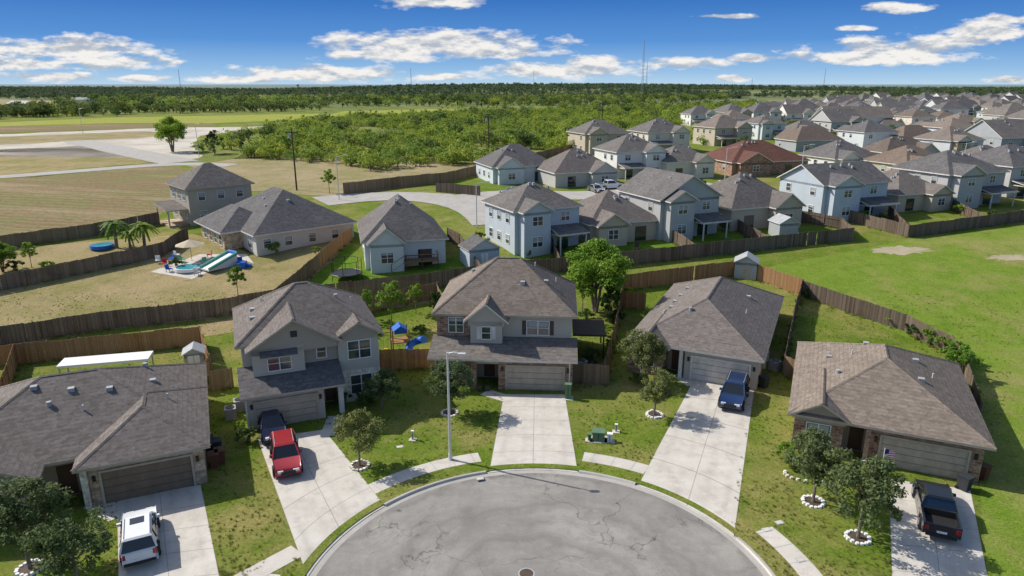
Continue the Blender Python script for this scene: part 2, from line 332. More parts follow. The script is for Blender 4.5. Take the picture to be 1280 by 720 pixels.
W.box(-10.6,0,0,0,9.6,5.8,'siding_beige'); W.box(-10.62,-3.0,0,-4.9,1,2.8,'stucco_tan')
W.box(-3.3,-.8,0,0.02,2,2.8,'limestone'); W.box(-3.3,-.78,2.8,0.01,2,5.8,'siding_beige')
W.box(-9.9,-1.3,3.0,-6.0,3,5.8,'siding_beige'); W.box(-5.98,-.5,3.0,-3.31,3,5.8,'siding_taupe')
W.box(-4.9,-.15,0,-3.3,.02,2.9,'stucco_warm'); W.box(-3.75,-2.6,0,-3.35,-2.2,2.8,'trim_white'); W.box(-4.9,-2.55,2.4,-3.75,-2.3,2.8,'trim_white')
fbox(Wi,'F',-.15,-4.5,-3.6,0,.05,.1,2.2,'door_dark')
garage(Ga,'F',-3.0,-10.0,-5.5,2.15,'garage_tan')
shed(R,-11.05,-3.5,2.7,-3.25,.05,3.9,'roof_grey','trim_tan')
hp=hip(R,-10.6,0,0,9.6,5.75,32,.45,'roof_taupe','trim_tan',caps=True)
gable(R,-9.9,-1.3,-3.4,6,5.6,32,.45,'y','roof_taupe','trim_tan','siding_taupe',caps=True)
gable(R,-3.2,-.8,0,4,5.7,30,.4,'y','roof_taupe','trim_tan','siding_taupe',caps=True)
window(Wi,'F',-1.3,-7.9,3.95,1.7,1.15,blind=False); shed(R,-9.3,-2.0,5.2,-6.5,-1.28,5.55,'roof_grey','trim_tan',.1)
window(Wi,'F',-.5,-4.6,4.2,.7,1.0); fbox(Wi,'F',-1.3,-6.9,-6.4,0,.05,6.5,7.0,'porch_dark')
window(Wi,'F',-.78,-1.6,3.8,1.8,1.5,blind=False); window(Wi,'F',-.8,-1.6,.7,1.7,1.6,blind=False)
window(Wi,'L',-10.6,3,3.9,1,1.2); window(Wi,'L',-10.6,7,3.9,1,1.2); window(Wi,'L',-10.6,6,1,1,1.2); window(Wi,'R',0,5,3.9,1,1.2)
vents(Tr,hp,[(-9.5,3.4,0),(-9.4,5.6,0),(-1.2,5,1),(-2.6,3.8,2),(-8.6,6.2,1)]); lights(Tr,-3.0,(-10.3,-5.2)); Tr.box(-10.74,-3.1,0,-10.62,-3.0,2.7,'trim_white')
fin_house(e,d)
e,d=house('ranch_house',-20.3,40.6,-24); W,R,Wi,Ga,Tr=[d[k] for k in('walls','roof','windows','garage_door','trim')]
W.box(-6.6,0,0,0,4,2.8,'stone_tan'); W.box(-16,2.2,0,-.02,14.2,2.78,'stucco_tan'); W.box(-15.6,-.2,0,-9.6,3,2.8,'stone_tan')
W.box(-9.6,2.0,0,-6.6,2.19,2.8,'stucco_warm'); W.box(-7.0,-.25,0,-6.65,.1,2.8,'limestone')
fbox(Wi,'F',2.0,-8.6,-7.6,0,.05,.1,2.2,'door_dark'); garage(Ga,'F',0,-5.9,-.8,2.2,'garage_brown','trim_tan')
hp=hip(R,-16,1.6,0,14.2,2.75,26,.5,'roof_taupe','trim_tan',caps=True)
hp2=hip(R,-6.8,-.05,-.02,9,2.76,26,.5,'roof_taupe','trim_tan',caps=True)
gable(R,-15.4,-.3,-9.4,8,2.74,27,.45,'y','roof_taupe','trim_tan','siding_taupe',caps=True)
window(Wi,'F',-.2,-12.6,.9,1.8,1.5); window(Wi,'R',-.02,8,1.0,1.2,1.2); lights(Tr,0,(-6.3,-.4))
vents(Tr,hp,[(-3,8,0),(-5.5,6,0),(-2,5.5,1),(-7.8,6.4,0),(-10,7,0),(-7,4.6,1),(-12.6,6,1),(-3.6,10.5,2),(-9,5.4,2)])
fin_house(e,d)
e,d=house('ranch_house',21.2,55.1,25); W,R,Wi,Ga,Tr=[d[k] for k in('walls','roof','windows','garage_door','trim')]
W.box(-6.3,0,0,0,3,2.8,'stucco_tan'); W.box(-11.3,1.6,0,-.02,19.7,2.78,'siding_taupe'); W.box(-11.32,-.6,0,-8.1,3,2.8,'brick_brown')
W.box(-8.1,1.4,0,-6.3,1.59,2.8,'stucco_warm'); W.box(-6.75,-.3,0,-6.45,0,2.8,'trim_white')
fbox(Wi,'F',1.4,-7.7,-6.8,0,.05,.1,2.2,'door_dark'); garage(Ga,'F',0,-5.6,-.75,2.15,'garage_white','trim_white')
hp=hip(R,-11.3,0,0,19.7,2.75,27,.45,'roof_taupe','trim_white',caps=True)
gable(R,-11.2,-.7,-7.9,6,2.76,30,.4,'y','roof_taupe','trim_white','siding_white',caps=True)
window(Wi,'F',-.6,-9.7,.9,1.5,1.4); window(Wi,'L',-11.3,6,1,1.2,1.2); window(Wi,'L',-11.3,12,1,1.2,1.2); lights(Tr,0,(-5.95,-.35))
vents(Tr,hp,[(-9.2,7,0),(-9.3,9.2,0),(-9.2,11.4,0),(-9.5,5,1),(-9,14,0),(-8.4,12.8,1),(-2.2,8,1),(-2.6,13,0),(-6.8,4.0,2)])
Tr.box(.0,5,.9,.4,5.6,1.7,'metal_grey'); Tr.box(.0,4.0,.5,.3,4.4,1.5,'metal_grey')
fin_house(e,d)
e,d=house('brick_house',31.0,40.5,24); W,R,Wi,Ga,Tr=[d[k] for k in('walls','roof','windows','garage_door','trim')]
W.box(-6.8,0,0,0,3,2.8,'brick_brown'); W.box(-11.6,1.6,0,-.02,14.6,2.78,'stucco_warm'); W.box(-11.62,-.1,0,-8.4,3,2.8,'brick_brown')
W.box(-8.4,1.4,0,-6.8,1.59,2.8,'stucco_warm'); W.box(-7.0,-.4,0,-6.7,-.1,2.8,'brick_brown')
fbox(Wi,'F',1.4,-7.9,-7.0,0,.05,.1,2.2,'door_dark'); garage(Ga,'F',0,-5.95,-.85,2.15,'garage_tan','trim_tan')
hp=hip(R,-11.6,0,0,14.6,2.75,25,.5,'roof_taupe','trim_tan',caps=True)
gable(R,-11.6,-.2,-8.3,6,2.76,30,.4,'y','roof_taupe','trim_tan','stucco_warm',caps=True)
window(Wi,'F',-.1,-10.0,.9,1.5,1.4); window(Wi,'L',-11.6,6,1,1.2,1.2); window(Wi,'L',-11.6,11,1,1.2,1.2); lights(Tr,0,(-6.3,-.4))
vents(Tr,hp,[(-9.6,9,0),(-8,8.5,1),(-9,5,2),(-2.5,7,1),(-3.5,9,0),(-7,10,0),(-3.5,5,0)])
fin_house(e,d)
# ================================================================ GENERIC SUBURBAN HOUSES
def gen(mb,w,dp,st,wall,rf,seed,low=None,fas='trim_white',pitch=30,bump=True,gb=False,hx=0,wing=False):
    rs=random.Random(seed); h=(2.9 if st==1 else 5.7)+hx; low=low or wall
    mb.box(-w/2,0,-1.5,w/2,dp,h,wall)
    if gb: gable(mb,-w/2,0,w/2,dp,h-.05,pitch,.45,'y' if w<dp else 'x',rf,fas,wall)
    else: hip(mb,-w/2,0,w/2,dp,h-.05,pitch,.45,rf,fas)
    cx=0
    if wing:
        s=rs.choice([-1,1]); x0,x1=(w*.1,w/2+2.5) if s>0 else (-w/2-2.5,-w*.1)
        mb.box(x0,dp*.35,-1.5,x1,dp+3,2.85,low); hip(mb,x0,dp*.35,x1,dp+3,2.8,pitch,.45,rf,fas)
    if bump:
        s=rs.choice([-1,1]); cx=s*w*.24; bw=w*.2
        mb.box(cx-bw,-1.6,-1.5,cx+bw,1,h-.02,low); gable(mb,cx-bw,-1.6,cx+bw,dp*.5,h-.07,pitch,.4,'y',rf,fas,wall)
        if st==2:
            mb.box(-cx-bw*1.1,-3.0,2.35,-cx+bw*1.1,0,2.5,fas); shed(mb,-cx-bw*1.2,-3.2,2.5,-cx+bw*1.2,.02,3.2,rf,fas)
            for u in(-1,1): mb.box(-cx+u*bw-.08,-2.95,-1.5,-cx+u*bw+.08,-2.79,2.35,fas)
        fbox(mb,'F',0,-cx-.9,-cx+.9,0,.05,.1,2.2,'glass')
        window(mb,'F',-1.6,cx,1,1.5,1.3)
        if st==2: window(mb,'F',-1.6,cx,3.9,1.5,1.2)
    for f in range(st):
        z=1+f*2.9
        if not bump or f==1:
            for u in((-.3,.0,.3) if not bump else (-cx/w*1.15,)): window(mb,'F',0,u*w,z,1.3,1.2)
        for fc,ps in(('L',-w/2),('R',w/2)):
            for u in(.22,.5,.78):
                if rs.random()<.75: window(mb,fc,ps,u*dp,z,1.0,1.2)
        for u in(-.3,.3): window(mb,'B',dp,u*w,z,1.3,1.2)
    for k in range(4):
        x=rs.uniform(-w*.25,w*.25); y=dp*rs.uniform(.3,.45); mb.box(x-.15,y-.15,h,x+.15,y+.15,h+min(w/2-abs(x),y)*math.tan(math.radians(pitch))+.75,'metal_grey')
MID=[]
def mid(name,px,py,w,dp,st,yaw,wall,rf,seed,**k):
    x,y=G(px,py); mb=MB(); gen(mb,w,dp,st,wall,rf,seed,**k); mb.make(name,None,(x,y,T(y)),-math.radians(yaw)); MID.append((x,y))
mid('suburban_house',508,333,10.4,14,1,-14,'siding_blue','roof_grey',1,pitch=40,hx=.5)
mid('suburban_house',684,312,10.2,9.5,2,-27,'siding_blue','roof_grey',2,pitch=30,bump=True)
mid('suburban_house',780,303,11,11,1,-20,'siding_tan','roof_taupe',3,pitch=33)
mid('suburban_house',860,296,10.5,11,2,-24,'siding_grey','roof_grey',4,gb=True,pitch=30)
mid('suburban_house',955,285,13,12,1,-22,'siding_tan','roof_taupe',5,pitch=35,hx=.4)
mid('suburban_house',1065,273,13.5,10,2,-20,'siding_blue','roof_grey',6,gb=True,pitch=27)
mid('suburban_house',1150,263,11,12,1,-20,'siding_tan','roof_taupe',7,pitch=30)
mid('suburban_house',1215,257,14,12,2,-20,'siding_grey','roof_grey',8,pitch=28)
mid('suburban_house',1290,245,14,12,2,-20,'siding_cream','roof_grey',9,pitch=28)
mid('suburban_house',655,228,14,12,1,-20,'siding_blue','roof_grey',10,pitch=33,hx=.5)
mid('suburban_house',733,233,14,12,1,-20,'siding_grey','roof_taupe',11,pitch=33)
mid('suburban_house',800,222,12,11,2,-20,'siding_white','roof_grey',12)
mid('suburban_house',862,222,12,10,1,-20,'siding_cream','roof_grey',13,hx=.6)
mid('brick_house',962,218,20,15,1,-15,'brick_brown','roof_red',14,pitch=28)
mid('suburban_house',758,192,14,12,2,-20,'siding_tan','roof_grey',15)
mid('suburban_house',835,190,14,12,2,-20,'siding_cream','roof_grey',16)
mid('suburban_house',915,182,14,12,2,-20,'siding_tan','roof_taupe',17)
mid('suburban_house',1255,222,14,12,1,-20,'siding_cream','roof_taupe',18)
mid('suburban_house',1160,222,14,12,1,-20,'siding_tan','roof_brown',19)
mid('suburban_house',1070,213,14,12,1,-20,'siding_white','roof_grey',20)
x,y=G(322,321); mb=MB(); mb.box(0,0,-2,14.5,18,2.9,'siding_cream'); hip(mb,0,0,14.5,18,2.85,31,.5,'roof_grey','trim_white')
mb.box(-2.6,5,-2,0,15,2.88,'stone_tan'); hip(mb,-2.8,4.6,5,15.4,2.84,31,.5,'roof_grey','trim_white')
for u in(1.5,4.5,8,11.5): window(mb,'F',0,u,1,1.0,1.2)
for u in(6.5,8.5,10.5,13): window(mb,'L',-2.6,u,.9,1.1,1.4)
window(mb,'L',0,2.3,.9,1.4,1.4)
for k in((4,6),(7,5),(9,8),(5,9)): mb.box(k[0]-.2,k[1]-.2,5,k[0]+.2,k[1]+.2,3.2+min(k[0]+.5,k[1]+.5,15-k[0])*.6,'metal_grey')
mb.make('suburban_house',None,(x,y,T(y)),math.radians(40))
x,y=G(240,283); mb=MB(); mb.box(0,0,-2,10,9,5.8,'siding_tan'); hip(mb,0,0,10,9,5.75,33,.5,'roof_grey','trim_tan')
mb.box(-3,1,-2,0,7,.3,'stone_tan'); shed(mb,-3.3,.8,2.5,0.02,7.2,3.2,'roof_grey','trim_tan')
for u in(1.1,6.8): mb.box(-3,u,0,-2.8,u+.2,2.5,'trim_tan')
for f in(0,1):
    for u in(2,5,8): window(mb,'F',0,u,1+2.9*f,1,1.2)
    for u in(2,4.5,7): window(mb,'L',0,u,1+2.9*f,1.2,1.3)
mb.make('suburban_house',None,(x,y,T(y)),math.radians(42))
def inpoly(x,y,pl):
    c=False;j=len(pl)-1
    for i in range(len(pl)):
        xi,yi=pl[i];xj,yj=pl[j]
        if (yi>y)!=(yj>y) and x<(xj-xi)*(y-yi)/(yj-yi)+xi: c=not c
        j=i
    return c
SUB=[G(*p) for p in[(905,196),(850,172),(872,152),(960,138),(1080,128),(1420,124),(1420,238),(1290,226),(1030,200)]]
variants=[]
ws=['siding_cream','siding_white','siding_grey','siding_grey','siding_blue','siding_beige','siding_cream','siding_white','limestone','siding_tan','siding_white','siding_grey','siding_taupe','siding_blue']
rfs=['roof_grey','roof_taupe','roof_grey','roof_brown','roof_taupe','roof_grey','roof_grey','roof_taupe','roof_brown','roof_taupe','roof_grey','roof_grey','roof_grey','roof_grey']
for i in range(14):
    mb=MB(); gen(mb,11+i%4*1.6,10+i%3*2,1+(i%3>0),ws[i],rfs[i],40+i,low='stone_tan' if i%4==1 else None,pitch=26+i%4*3,gb=i%5==2,wing=i%3==1); variants.append(mb.mesh('suburban_house'))
a=math.radians(17); ux,uy=math.cos(a),math.sin(a); vx,vy=-math.sin(a),math.cos(a)
rowoff=[0]
for k in range(80): rowoff.append(rowoff[-1]+(29 if k%2==0 else 40)+random.uniform(-2,5))
roadmb=MB(); drv=MB(); hc=0; FARCAR=[]
def warp(x,y): return x+16*math.sin(y/95.),y+24*math.sin(x/88.+.5)
for ri,ro in enumerate(rowoff):
    for ci in range(-12,75):
        x=60+ux*ci*18.5+vx*ro; y=120+uy*ci*18.5+vy*ro; x,y=warp(x,y); x2,y2=warp(60+ux*(ci+1)*18.5+vx*ro,120+uy*(ci+1)*18.5+vy*ro)
        if not inpoly(x,y,SUB) or any(math.hypot(x-p,y-q)<19 for p,q in MID) : continue
        aa=math.atan2(y2-y,x2-x); q1,q2=math.cos(aa),math.sin(aa)
        if ri%2==1:
            p=[(x-q2*18,y+q1*18),(x-q2*26,y+q1*26),(x2-q2*26,y2+q1*26),(x2-q2*18,y2+q1*18)]
            roadmb.face([(q[0],q[1],T(q[1])+.06+.0004*ci+.002*ri) for q in p],'street_concrete')
            p=[(x-q2*11+q1*o_,y+q1*11+q2*o_) for o_ in(1,6)]+[(x-q2*18+q1*o_,y+q1*18+q2*o_) for o_ in(6,1)]; drv.face([(q[0],q[1],T(q[1])+.05) for q in p],'concrete')
            if random.random()<.12 and y<420: FARCAR.append((x-q2*14.5+q1*3.5,y+q1*14.5+q2*3.5,aa))
        if random.random()<.10: continue
        o=bpy.data.objects.new('suburban_house',random.choice(variants)); scene.collection.objects.link(o)
        s_=random.uniform(.9,1.08); o.scale=(s_*random.choice([-1,1]),s_,s_)
        o.location=(x+random.uniform(-1.5,1.5),y+random.uniform(-2.5,2.5),T(y)); o.rotation_euler=(0,0,aa+(math.pi if ri%2==0 else 0)+random.uniform(-.1,.1)); hc+=1
roadmb.make('residential_street'); drv.make('neighbourhood_driveways')
print('far houses',hc)
# ================================================================ GROUND
xs=sorted(set([-9000,-6000,-4000,-2800,-2000]+list(range(-1600,1700,80))+[2000,2800,4000,6000,9000]))
ys=[-300,0,66,95,130,220,400,600,900]+list(range(960,2400,70))+[2600,3000,3500,4200,5000,6500,9000,14000]
def hill(x,y):
    if y<=900: return T(y)
    t=min(1,(y-900)/500); t=t*t*(3-2*t)
    base=6+t*(3+7*math.exp(-((x-120)/420)**2)+3.0*math.sin(x*.0031+1)+2*math.sin(x*.0074+y*.002))
    t2=min(1,max(0,(y-2200)/3000)); return base*(1-t2)+t2*(19+3*math.sin(x*.0011+.6)+2*math.sin(x*.0027))
vs=[(x,y,(T(y) if y<=900 else hill(x,y))) for y in ys for x in xs]; nx=len(xs)
fs=[(j*nx+i,j*nx+i+1,(j+1)*nx+i+1,(j+1)*nx+i) for j in range(len(ys)-1) for i in range(nx-1)]
n=N('ground_grass'); v=n.coord('pos'); sp=n.add('ShaderNodeSeparateXYZ'); n.l(v,sp.inputs[0])
c=grasscol(n,v,(.105,.17,.018),(.165,.215,.032),(.28,.245,.085),.55)
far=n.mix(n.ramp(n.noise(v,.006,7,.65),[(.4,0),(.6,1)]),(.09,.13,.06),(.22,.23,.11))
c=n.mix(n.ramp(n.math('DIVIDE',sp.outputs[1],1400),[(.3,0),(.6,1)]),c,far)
c=n.mix(n.ramp(n.math('DIVIDE',sp.outputs[1],9000),[(.2,0),(.7,.9)]),c,(.22,.31,.38))  # aerial haze painted into the ground colour, bluer with distance along Y
n.fin(c,.95,.05)
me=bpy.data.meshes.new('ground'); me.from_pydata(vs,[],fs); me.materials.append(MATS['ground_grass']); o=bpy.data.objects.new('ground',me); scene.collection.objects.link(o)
def patch(name,pts,mat,off=.02,img=True,rag=0):
    w=[G(*p) for p in pts] if img else pts
    if rag:
        w2=[]
        for i in range(len(w)):
            a_=Vector(w[i]);b_=Vector(w[(i+1)%len(w)]); k=min(60,max(1,int((b_-a_).length/(rag*2.5))))
            for j in range(k):
                q_=a_.lerp(b_,j/k); w2.append((q_.x+(random.uniform(-rag,rag) if j else 0),q_.y+(random.uniform(-rag,rag) if j else 0)))
        w=w2
    bm=bmesh.new(); bm.faces.new([bm.verts.new((x,y,0)) for x,y in w])
    bmesh.ops.triangulate(bm,faces=bm.faces[:])
    for b,_ in BR:
        bmesh.ops.bisect_plane(bm,geom=bm.verts[:]+bm.edges[:]+bm.faces[:],plane_co=(0,b,0),plane_no=(0,1,0))
    bmesh.ops.triangulate(bm,faces=bm.faces[:])
    for vv in bm.verts: vv.co.z=T(vv.co.y)+off
    me=bpy.data.meshes.new(name); bm.to_mesh(me); bm.free(); me.materials.append(MATS[mat]); o=bpy.data.objects.new(name,me); scene.collection.objects.link(o)
def blob(cx,cy,rx,ry,n=26,j=.25):
    return [(cx+rx*(1+random.uniform(-j,j))*math.cos(2*math.pi*k/n),cy+ry*(1+random.uniform(-j,j))*math.sin(2*math.pi*k/n)) for k in range(n)]
patch('dry_lawn',[(-150,455),(0,433),(130,413),(270,397),(345,384),(400,340),(440,303),(425,296),(322,321),(240,292),(0,312),(-150,330)],'lawn_dry',.008)
patch('backyard_lawn',[(-100,505),(10,462),(252,433),(262,470),(120,480),(0,520)],'lawn',.012)
patch('verge_lawn',[(-120,465),(270,402),(345,388),(545,365),(545,378),(440,392),(275,418),(20,445),(-100,470)],'lawn_dry',.010)
patch('backyard_lawn',[(348,384),(440,372),(545,360),(600,350),(575,322),(445,335),(440,305)],'lawn_lush',.012)
patch('backyard_lawn',[(610,345),(700,340),(870,322),(1065,302),(1050,287),(920,285),(830,300),(640,315)],'lawn_lush',.012)
patch('brown_field',[(-200,315),(0,298),(190,274),(262,236),(300,226),(200,206),(0,226),(-200,238)],'brown_field',.02,rag=1)
patch('tan_field',[(262,236),(420,246),(520,232),(640,205),(560,205),(430,190),(330,186),(225,206),(300,226)],'tan_field',.024,rag=2)
patch('green_field',[(-200,236),(0,222),(110,210),(200,202),(110,183),(0,188),(-200,196)],'lawn_dry',.028,rag=1)
patch('gravel_lot',[(-200,194),(0,187),(110,182),(215,203),(262,196),(236,184),(250,170),(330,158),(200,160),(0,168),(-200,175)],'gravel',.032,rag=2)
patch('green_field',[(-200,184),(0,181),(170,173),(240,166),(180,164),(0,171),(-200,177)],'tan_field',.034,rag=2)
patch('brown_strip',[(-200,172),(0,166),(270,158),(270,153),(0,158),(-200,163)],'brown_field',.040,rag=2)
patch('meadow',[(-200,164),(0,158),(140,154),(270,154),(390,149),(400,142),(140,147),(0,153),(-200,157)],'meadow',.044)
patch('meadow',[(-200,142),(0,138),(120,134),(100,127),(0,124),(-200,126)],'tan_field',.02)
patch('meadow',[(400,146),(560,140),(700,138),(560,136),(430,139)],'meadow',.03)
patch('scrub_field',[(250,205),(330,188),(430,190),(560,205),(640,207),(720,188),(830,170),(860,150),(960,134),(960,128),(700,139),(560,141),(400,151),(340,165),(250,178)],'scrub_ground',.05,rag=3)
patch('suburb_lawn',[(620,240),(830,170),(870,150),(960,134),(1100,122),(1500,119),(1500,275),(1280,275),(1130,297),(1050,285),(800,250)],'lawn',.016)
patch('grass_field',[(1075,312),(1135,300),(1280,282),(1500,262),(1700,500),(1700,900),(1250,900),(1215,500),(1185,440),(1060,392),(1000,368),(945,352),(915,342)],'lawn_field',.016)
patch('bare_earth',blob(1125,313,34,5,50,.35),'bare_dirt',.022); patch('bare_earth',blob(1262,322,26,3.5,50,.4),'bare_dirt',.022)
def ribbon(name,pts,w,mat,off,img=True):
    p=[Vector(G(*q)) if img else Vector(q) for q in pts]; fine=[]
    for a_,b_ in zip(p,p[1:]):
        k=max(1,int((b_-a_).length/4)); fine+=[a_.lerp(b_,i/k) for i in range(k)]
    fine.append(p[-1]); mb=MB(); L=[];Rr=[]
    for _ in range(4): fine=[fine[0]]+[(fine[i-1]+fine[i]*2+fine[i+1])/4 for i in range(1,len(fine)-1)]+[fine[-1]]
    for i,q in enumerate(fine):
        t=(fine[min(i+1,len(fine)-1)]-fine[max(0,i-1)]).normalized(); nn=Vector((-t.y,t.x))*w/2; L.append(q+nn);Rr.append(q-nn)
    for i in range(len(fine)-1):
        mb.face([(Rr[i].x,Rr[i].y,gz(*Rr[i])+off),(Rr[i+1].x,Rr[i+1].y,gz(*Rr[i+1])+off),(L[i+1].x,L[i+1].y,gz(*L[i+1])+off),(L[i].x,L[i].y,gz(*L[i])+off)],mat)
    return mb.make(name)
ribbon('road',[(-200,232),(0,222),(120,212),(225,204),(290,207)],6,'street_concrete',.07)
ribbon('road',[(95,176),(150,188),(225,203)],10,'street_concrete',.075)
ribbon('road',[(400,252),(450,245),(520,243),(575,250),(612,262),(625,280)],9,'street_concrete',.07)
ribbon('road',[(575,250),(640,240),(720,247),(800,240),(900,232)],9,'street_concrete',.078)
ribbon('road',[(1000,236),(1120,232),(1300,222)],9,'street_concrete',.07)
# cul-de-sac
def ang(px,py): x,y=G(px,py); return math.atan2(y-CY,x-CX)
mb=MB(); ns=120
mb.face([(CX+(CR-.35)*math.cos(2*math.pi*k/ns),CY+(CR-.35)*math.sin(2*math.pi*k/ns),.006) for k in range(ns)],'asphalt')
mb.face([(CX-5,CY-200,.002),(CX+5,CY-200,.002),(CX+5,CY-8,.002),(CX-5,CY-8,.002)],'asphalt'); mb.make('cul_de_sac_road')
DR=[((322,549),(405,537),(378,722),(468,626)),((630,493),(706,493),(611,590),(722,592)),((867,475),(944,479),(798,608),(906,676))]
def arc_in(a):
    for t in DR:
        a0,a1=sorted((ang(*t[2]),ang(*t[3])))
        if a0-.01<a<a1+.01: return True
    return False
mb=MB(); gut=MB(); N2=300; A0,A1=math.radians(-50),math.radians(230)
def q(r,t,z): return (CX+r*math.cos(t),CY+r*math.sin(t),z)
for k in range(N2):
    a,b=A0+(A1-A0)*k/N2,A0+(A1-A0)*(k+1)/N2
    gut.face([q(CR-.35,a,.006),q(CR,a,.012),q(CR,b,.012),q(CR-.35,b,.006)],'street_concrete')
    h0=.03 if arc_in((a+b)/2) else .14
    mb.face([q(CR,a,.01),q(CR,b,.01),q(CR+.05,b,h0),q(CR+.05,a,h0)],'concrete'); mb.face([q(CR+.05,a,h0),q(CR+.05,b,h0),q(CR+.22,b,h0),q(CR+.22,a,h0)],'street_concrete')
mb.make('kerb'); gut.make('gutter')
mb=MB()
for k in range(N2):
    a,b=A0+(A1-A0)*k/N2,A0+(A1-A0)*(k+1)/N2
    for r0,r1,z0,z1 in((CR+.2,18,.1,.1),(18,24,.1,.004)):
        mb.face([q(r0,a,z0),q(r1,a,z1),q(r1,b,z1),q(r0,b,z0)],'ground_grass')
mb.make('lawn')
DPOLY=[]
def driveway(c,name='driveway',project=True,slabs=(2,5)):
    tl,tr,bl,br=[Vector(G(*p)) for p in c]; me=bpy.data.meshes.new(name); nu,nv=8,24; vv=[];uv=[]
    DPOLY.append([tuple(tl),tuple(tr),tuple(br),tuple(bl)])
    for j in range(nv+1):
        for i in range(nu+1):
            s,t=i/nu,j/nv; top=tl.lerp(tr,s); bot=bl.lerp(br,s)
            if project: dd=(bot-Vector((CX,CY))).normalized(); bot=Vector((CX,CY))+dd*(CR+.04)
            p=top.lerp(bot,t); r=math.hypot(p.x-CX,p.y-CY); z=gz(p.x,p.y)+.014
            if project and r<CR+.8: z=.035+(z-.035)*max(0,(r-CR)/.8)
            vv.append((p.x,p.y,z)); uv.append((s*slabs[0]+.5,t*slabs[1]+.5))
    ff=[(j*(nu+1)+i,(j+1)*(nu+1)+i,(j+1)*(nu+1)+i+1,j*(nu+1)+i+1) for j in range(nv) for i in range(nu)]
    me.from_pydata(vv,[],ff); ul=me.uv_layers.new(name='UVMap')
    for l in me.loops: ul.data[l.index].uv=uv[l.vertex_index]
    me.materials.append(MATS['driveway_concrete']); o=bpy.data.objects.new(name,me); scene.collection.objects.link(o)
for t in DR: driveway(t)
driveway(((146,622),(251,606),(152,900),(310,900)),project=False,slabs=(2,8))
driveway(((1111,599),(1213,612),(1120,900),(1270,900)),project=False,slabs=(2,8))
mb=MB()
for k in range(N2):
    a,b=A0+(A1-A0)*k/N2,A0+(A1-A0)*(k+1)/N2
    if arc_in((a+b)/2): continue
    mb.face([q(14.1,a,.108),q(15.35,a,.108),q(15.35,b,.108),q(14.1,b,.108)],'concrete')
    if k%6==0: mb.face([q(14.1,a,.112),q(15.35,a,.112),q(15.35,a+.003,.112),q(14.1,a+.003,.112)],'metal_grey')
mb.make('sidewalk')
ribbon('front_walk',[(640,500),(612,496),(606,490)],1.3,'concrete',.016)
ribbon('front_walk',[(868,482),(852,474),(846,468)],1.3,'concrete',.016)
ribbon('front_walk',[(410,545),(424,530),(420,520)],1.3,'concrete',.016)
ribbon('front_walk',[(150,645),(125,640),(118,628)],1.4,'concrete',.016)
ribbon('front_walk',[(1112,606),(1096,600),(1088,594)],1.4,'concrete',.016)
ribbon('sidewalk',[(270,745),(330,712),(372,690)],1.3,'concrete',.018)
x,y=G(658,717); mb=MB(); mb.tube((x,y,-.05),(x,y,.016),.38,.38,'dark_wood',20); mb.tube((x,y,0),(x,y,.012),.46,.46,'metal_grey',20); mb.make('manhole_cover')
# ================================================================ FENCES
FL=[]
def fence(pts,mat='fence_weathered',h=1.85,step=.15,name='wooden_fence'):
    p=[Vector(G(*q)) for q in pts]; mb=MB()
    for a_,b_ in zip(p,p[1:]):
        FL.append((a_,b_))
        L=(b_-a_).length; n=max(1,int(L/step)); d_=(b_-a_)/L; nn=Vector((-d_.y,d_.x)); ph=random.uniform(0,6)
        for i in range(n):
            if random.random()<.004: continue
            sec=int(i*step/2.4); c=a_.lerp(b_,(i+.5)/n); z=T(c.y); hh=h+random.uniform(-.025,.025)+.05*math.sin(sec*2.3+ph); o=random.uniform(-.008,.008)+.02*math.sin(sec*1.7); w=step*.475
            q0=c-d_*w+nn*(o-.012); q1=c+d_*w+nn*(o-.012); q2=c+d_*w+nn*(o+.012); q3=c-d_*w+nn*(o+.012)
            mb.idx([(q.x,q.y,z-.2) for q in(q0,q1,q2,q3)]+[(q.x,q.y,z+hh) for q in(q0,q1,q2,q3)],[(4,5,6,7),(0,1,5,4),(1,2,6,5),(2,3,7,6),(3,0,4,7)],mat)
        m=max(1,int(L/2.4))
        for i in range(m+1):
            c=a_.lerp(b_,i/m)+nn*.06; z=T(c.y); mb.box(c.x-.045,c.y-.045,z-.2,c.x+.045,c.y+.045,z+h+.05,mat)
            if i<m:
                c2=a_.lerp(b_,(i+1)/m)+nn*.06
                for zz in(.35,1.5): mb.tube((c.x,c.y,T(c.y)+zz),(c2.x,c2.y,T(c2.y)+zz),.04,.04,mat,4)
    return mb.make(name)
fence([(-120,455),(0,432),(130,412),(270,396),(345,383)],h=2.0)
fence([(345,383),(440,372),(545,360),(603,350)],h=2.0)
fence([(-60,462),(22,455),(252,431),(264,468)],'fence_cedar',2.0)
fence([(22,455),(2,515),(-30,560)],'fence_cedar',2.0)
fence([(246,492),(292,484)],'fence_mid'); fence([(264,468),(250,490)],'fence_mid')
fence([(345,383),(400,335)],'fence_mid',2.0); fence([(400,335),(441,300)],'fence_cedar',2.0)
fence([(476,463),(546,460)],'fence_cedar',2.0); fence([(440,394),(480,386),(548,372)],'fence_mid',1.9)
fence([(440,394),(452,420)],'fence_mid')
fence([(546,372),(556,395)],'fence_mid')
fence([(603,350),(575,308),(560,300)],h=1.8)
fence([(603,350),(650,344),(700,340),(790,331),(870,322),(960,312),(1066,301)],h=1.9)
fence([(1066,301),(1050,287),(918,262)],h=1.9); fence([(870,322),(835,300)],h=1.8); fence([(960,312),(915,285)],h=1.8); fence([(700,340),(690,312)],h=1.8)
fence([(1052,275),(1135,297),(1280,277),(1420,262)],h=1.9); fence([(1135,297),(1110,270)],h=1.8); fence([(1230,284),(1190,262)],h=1.8)
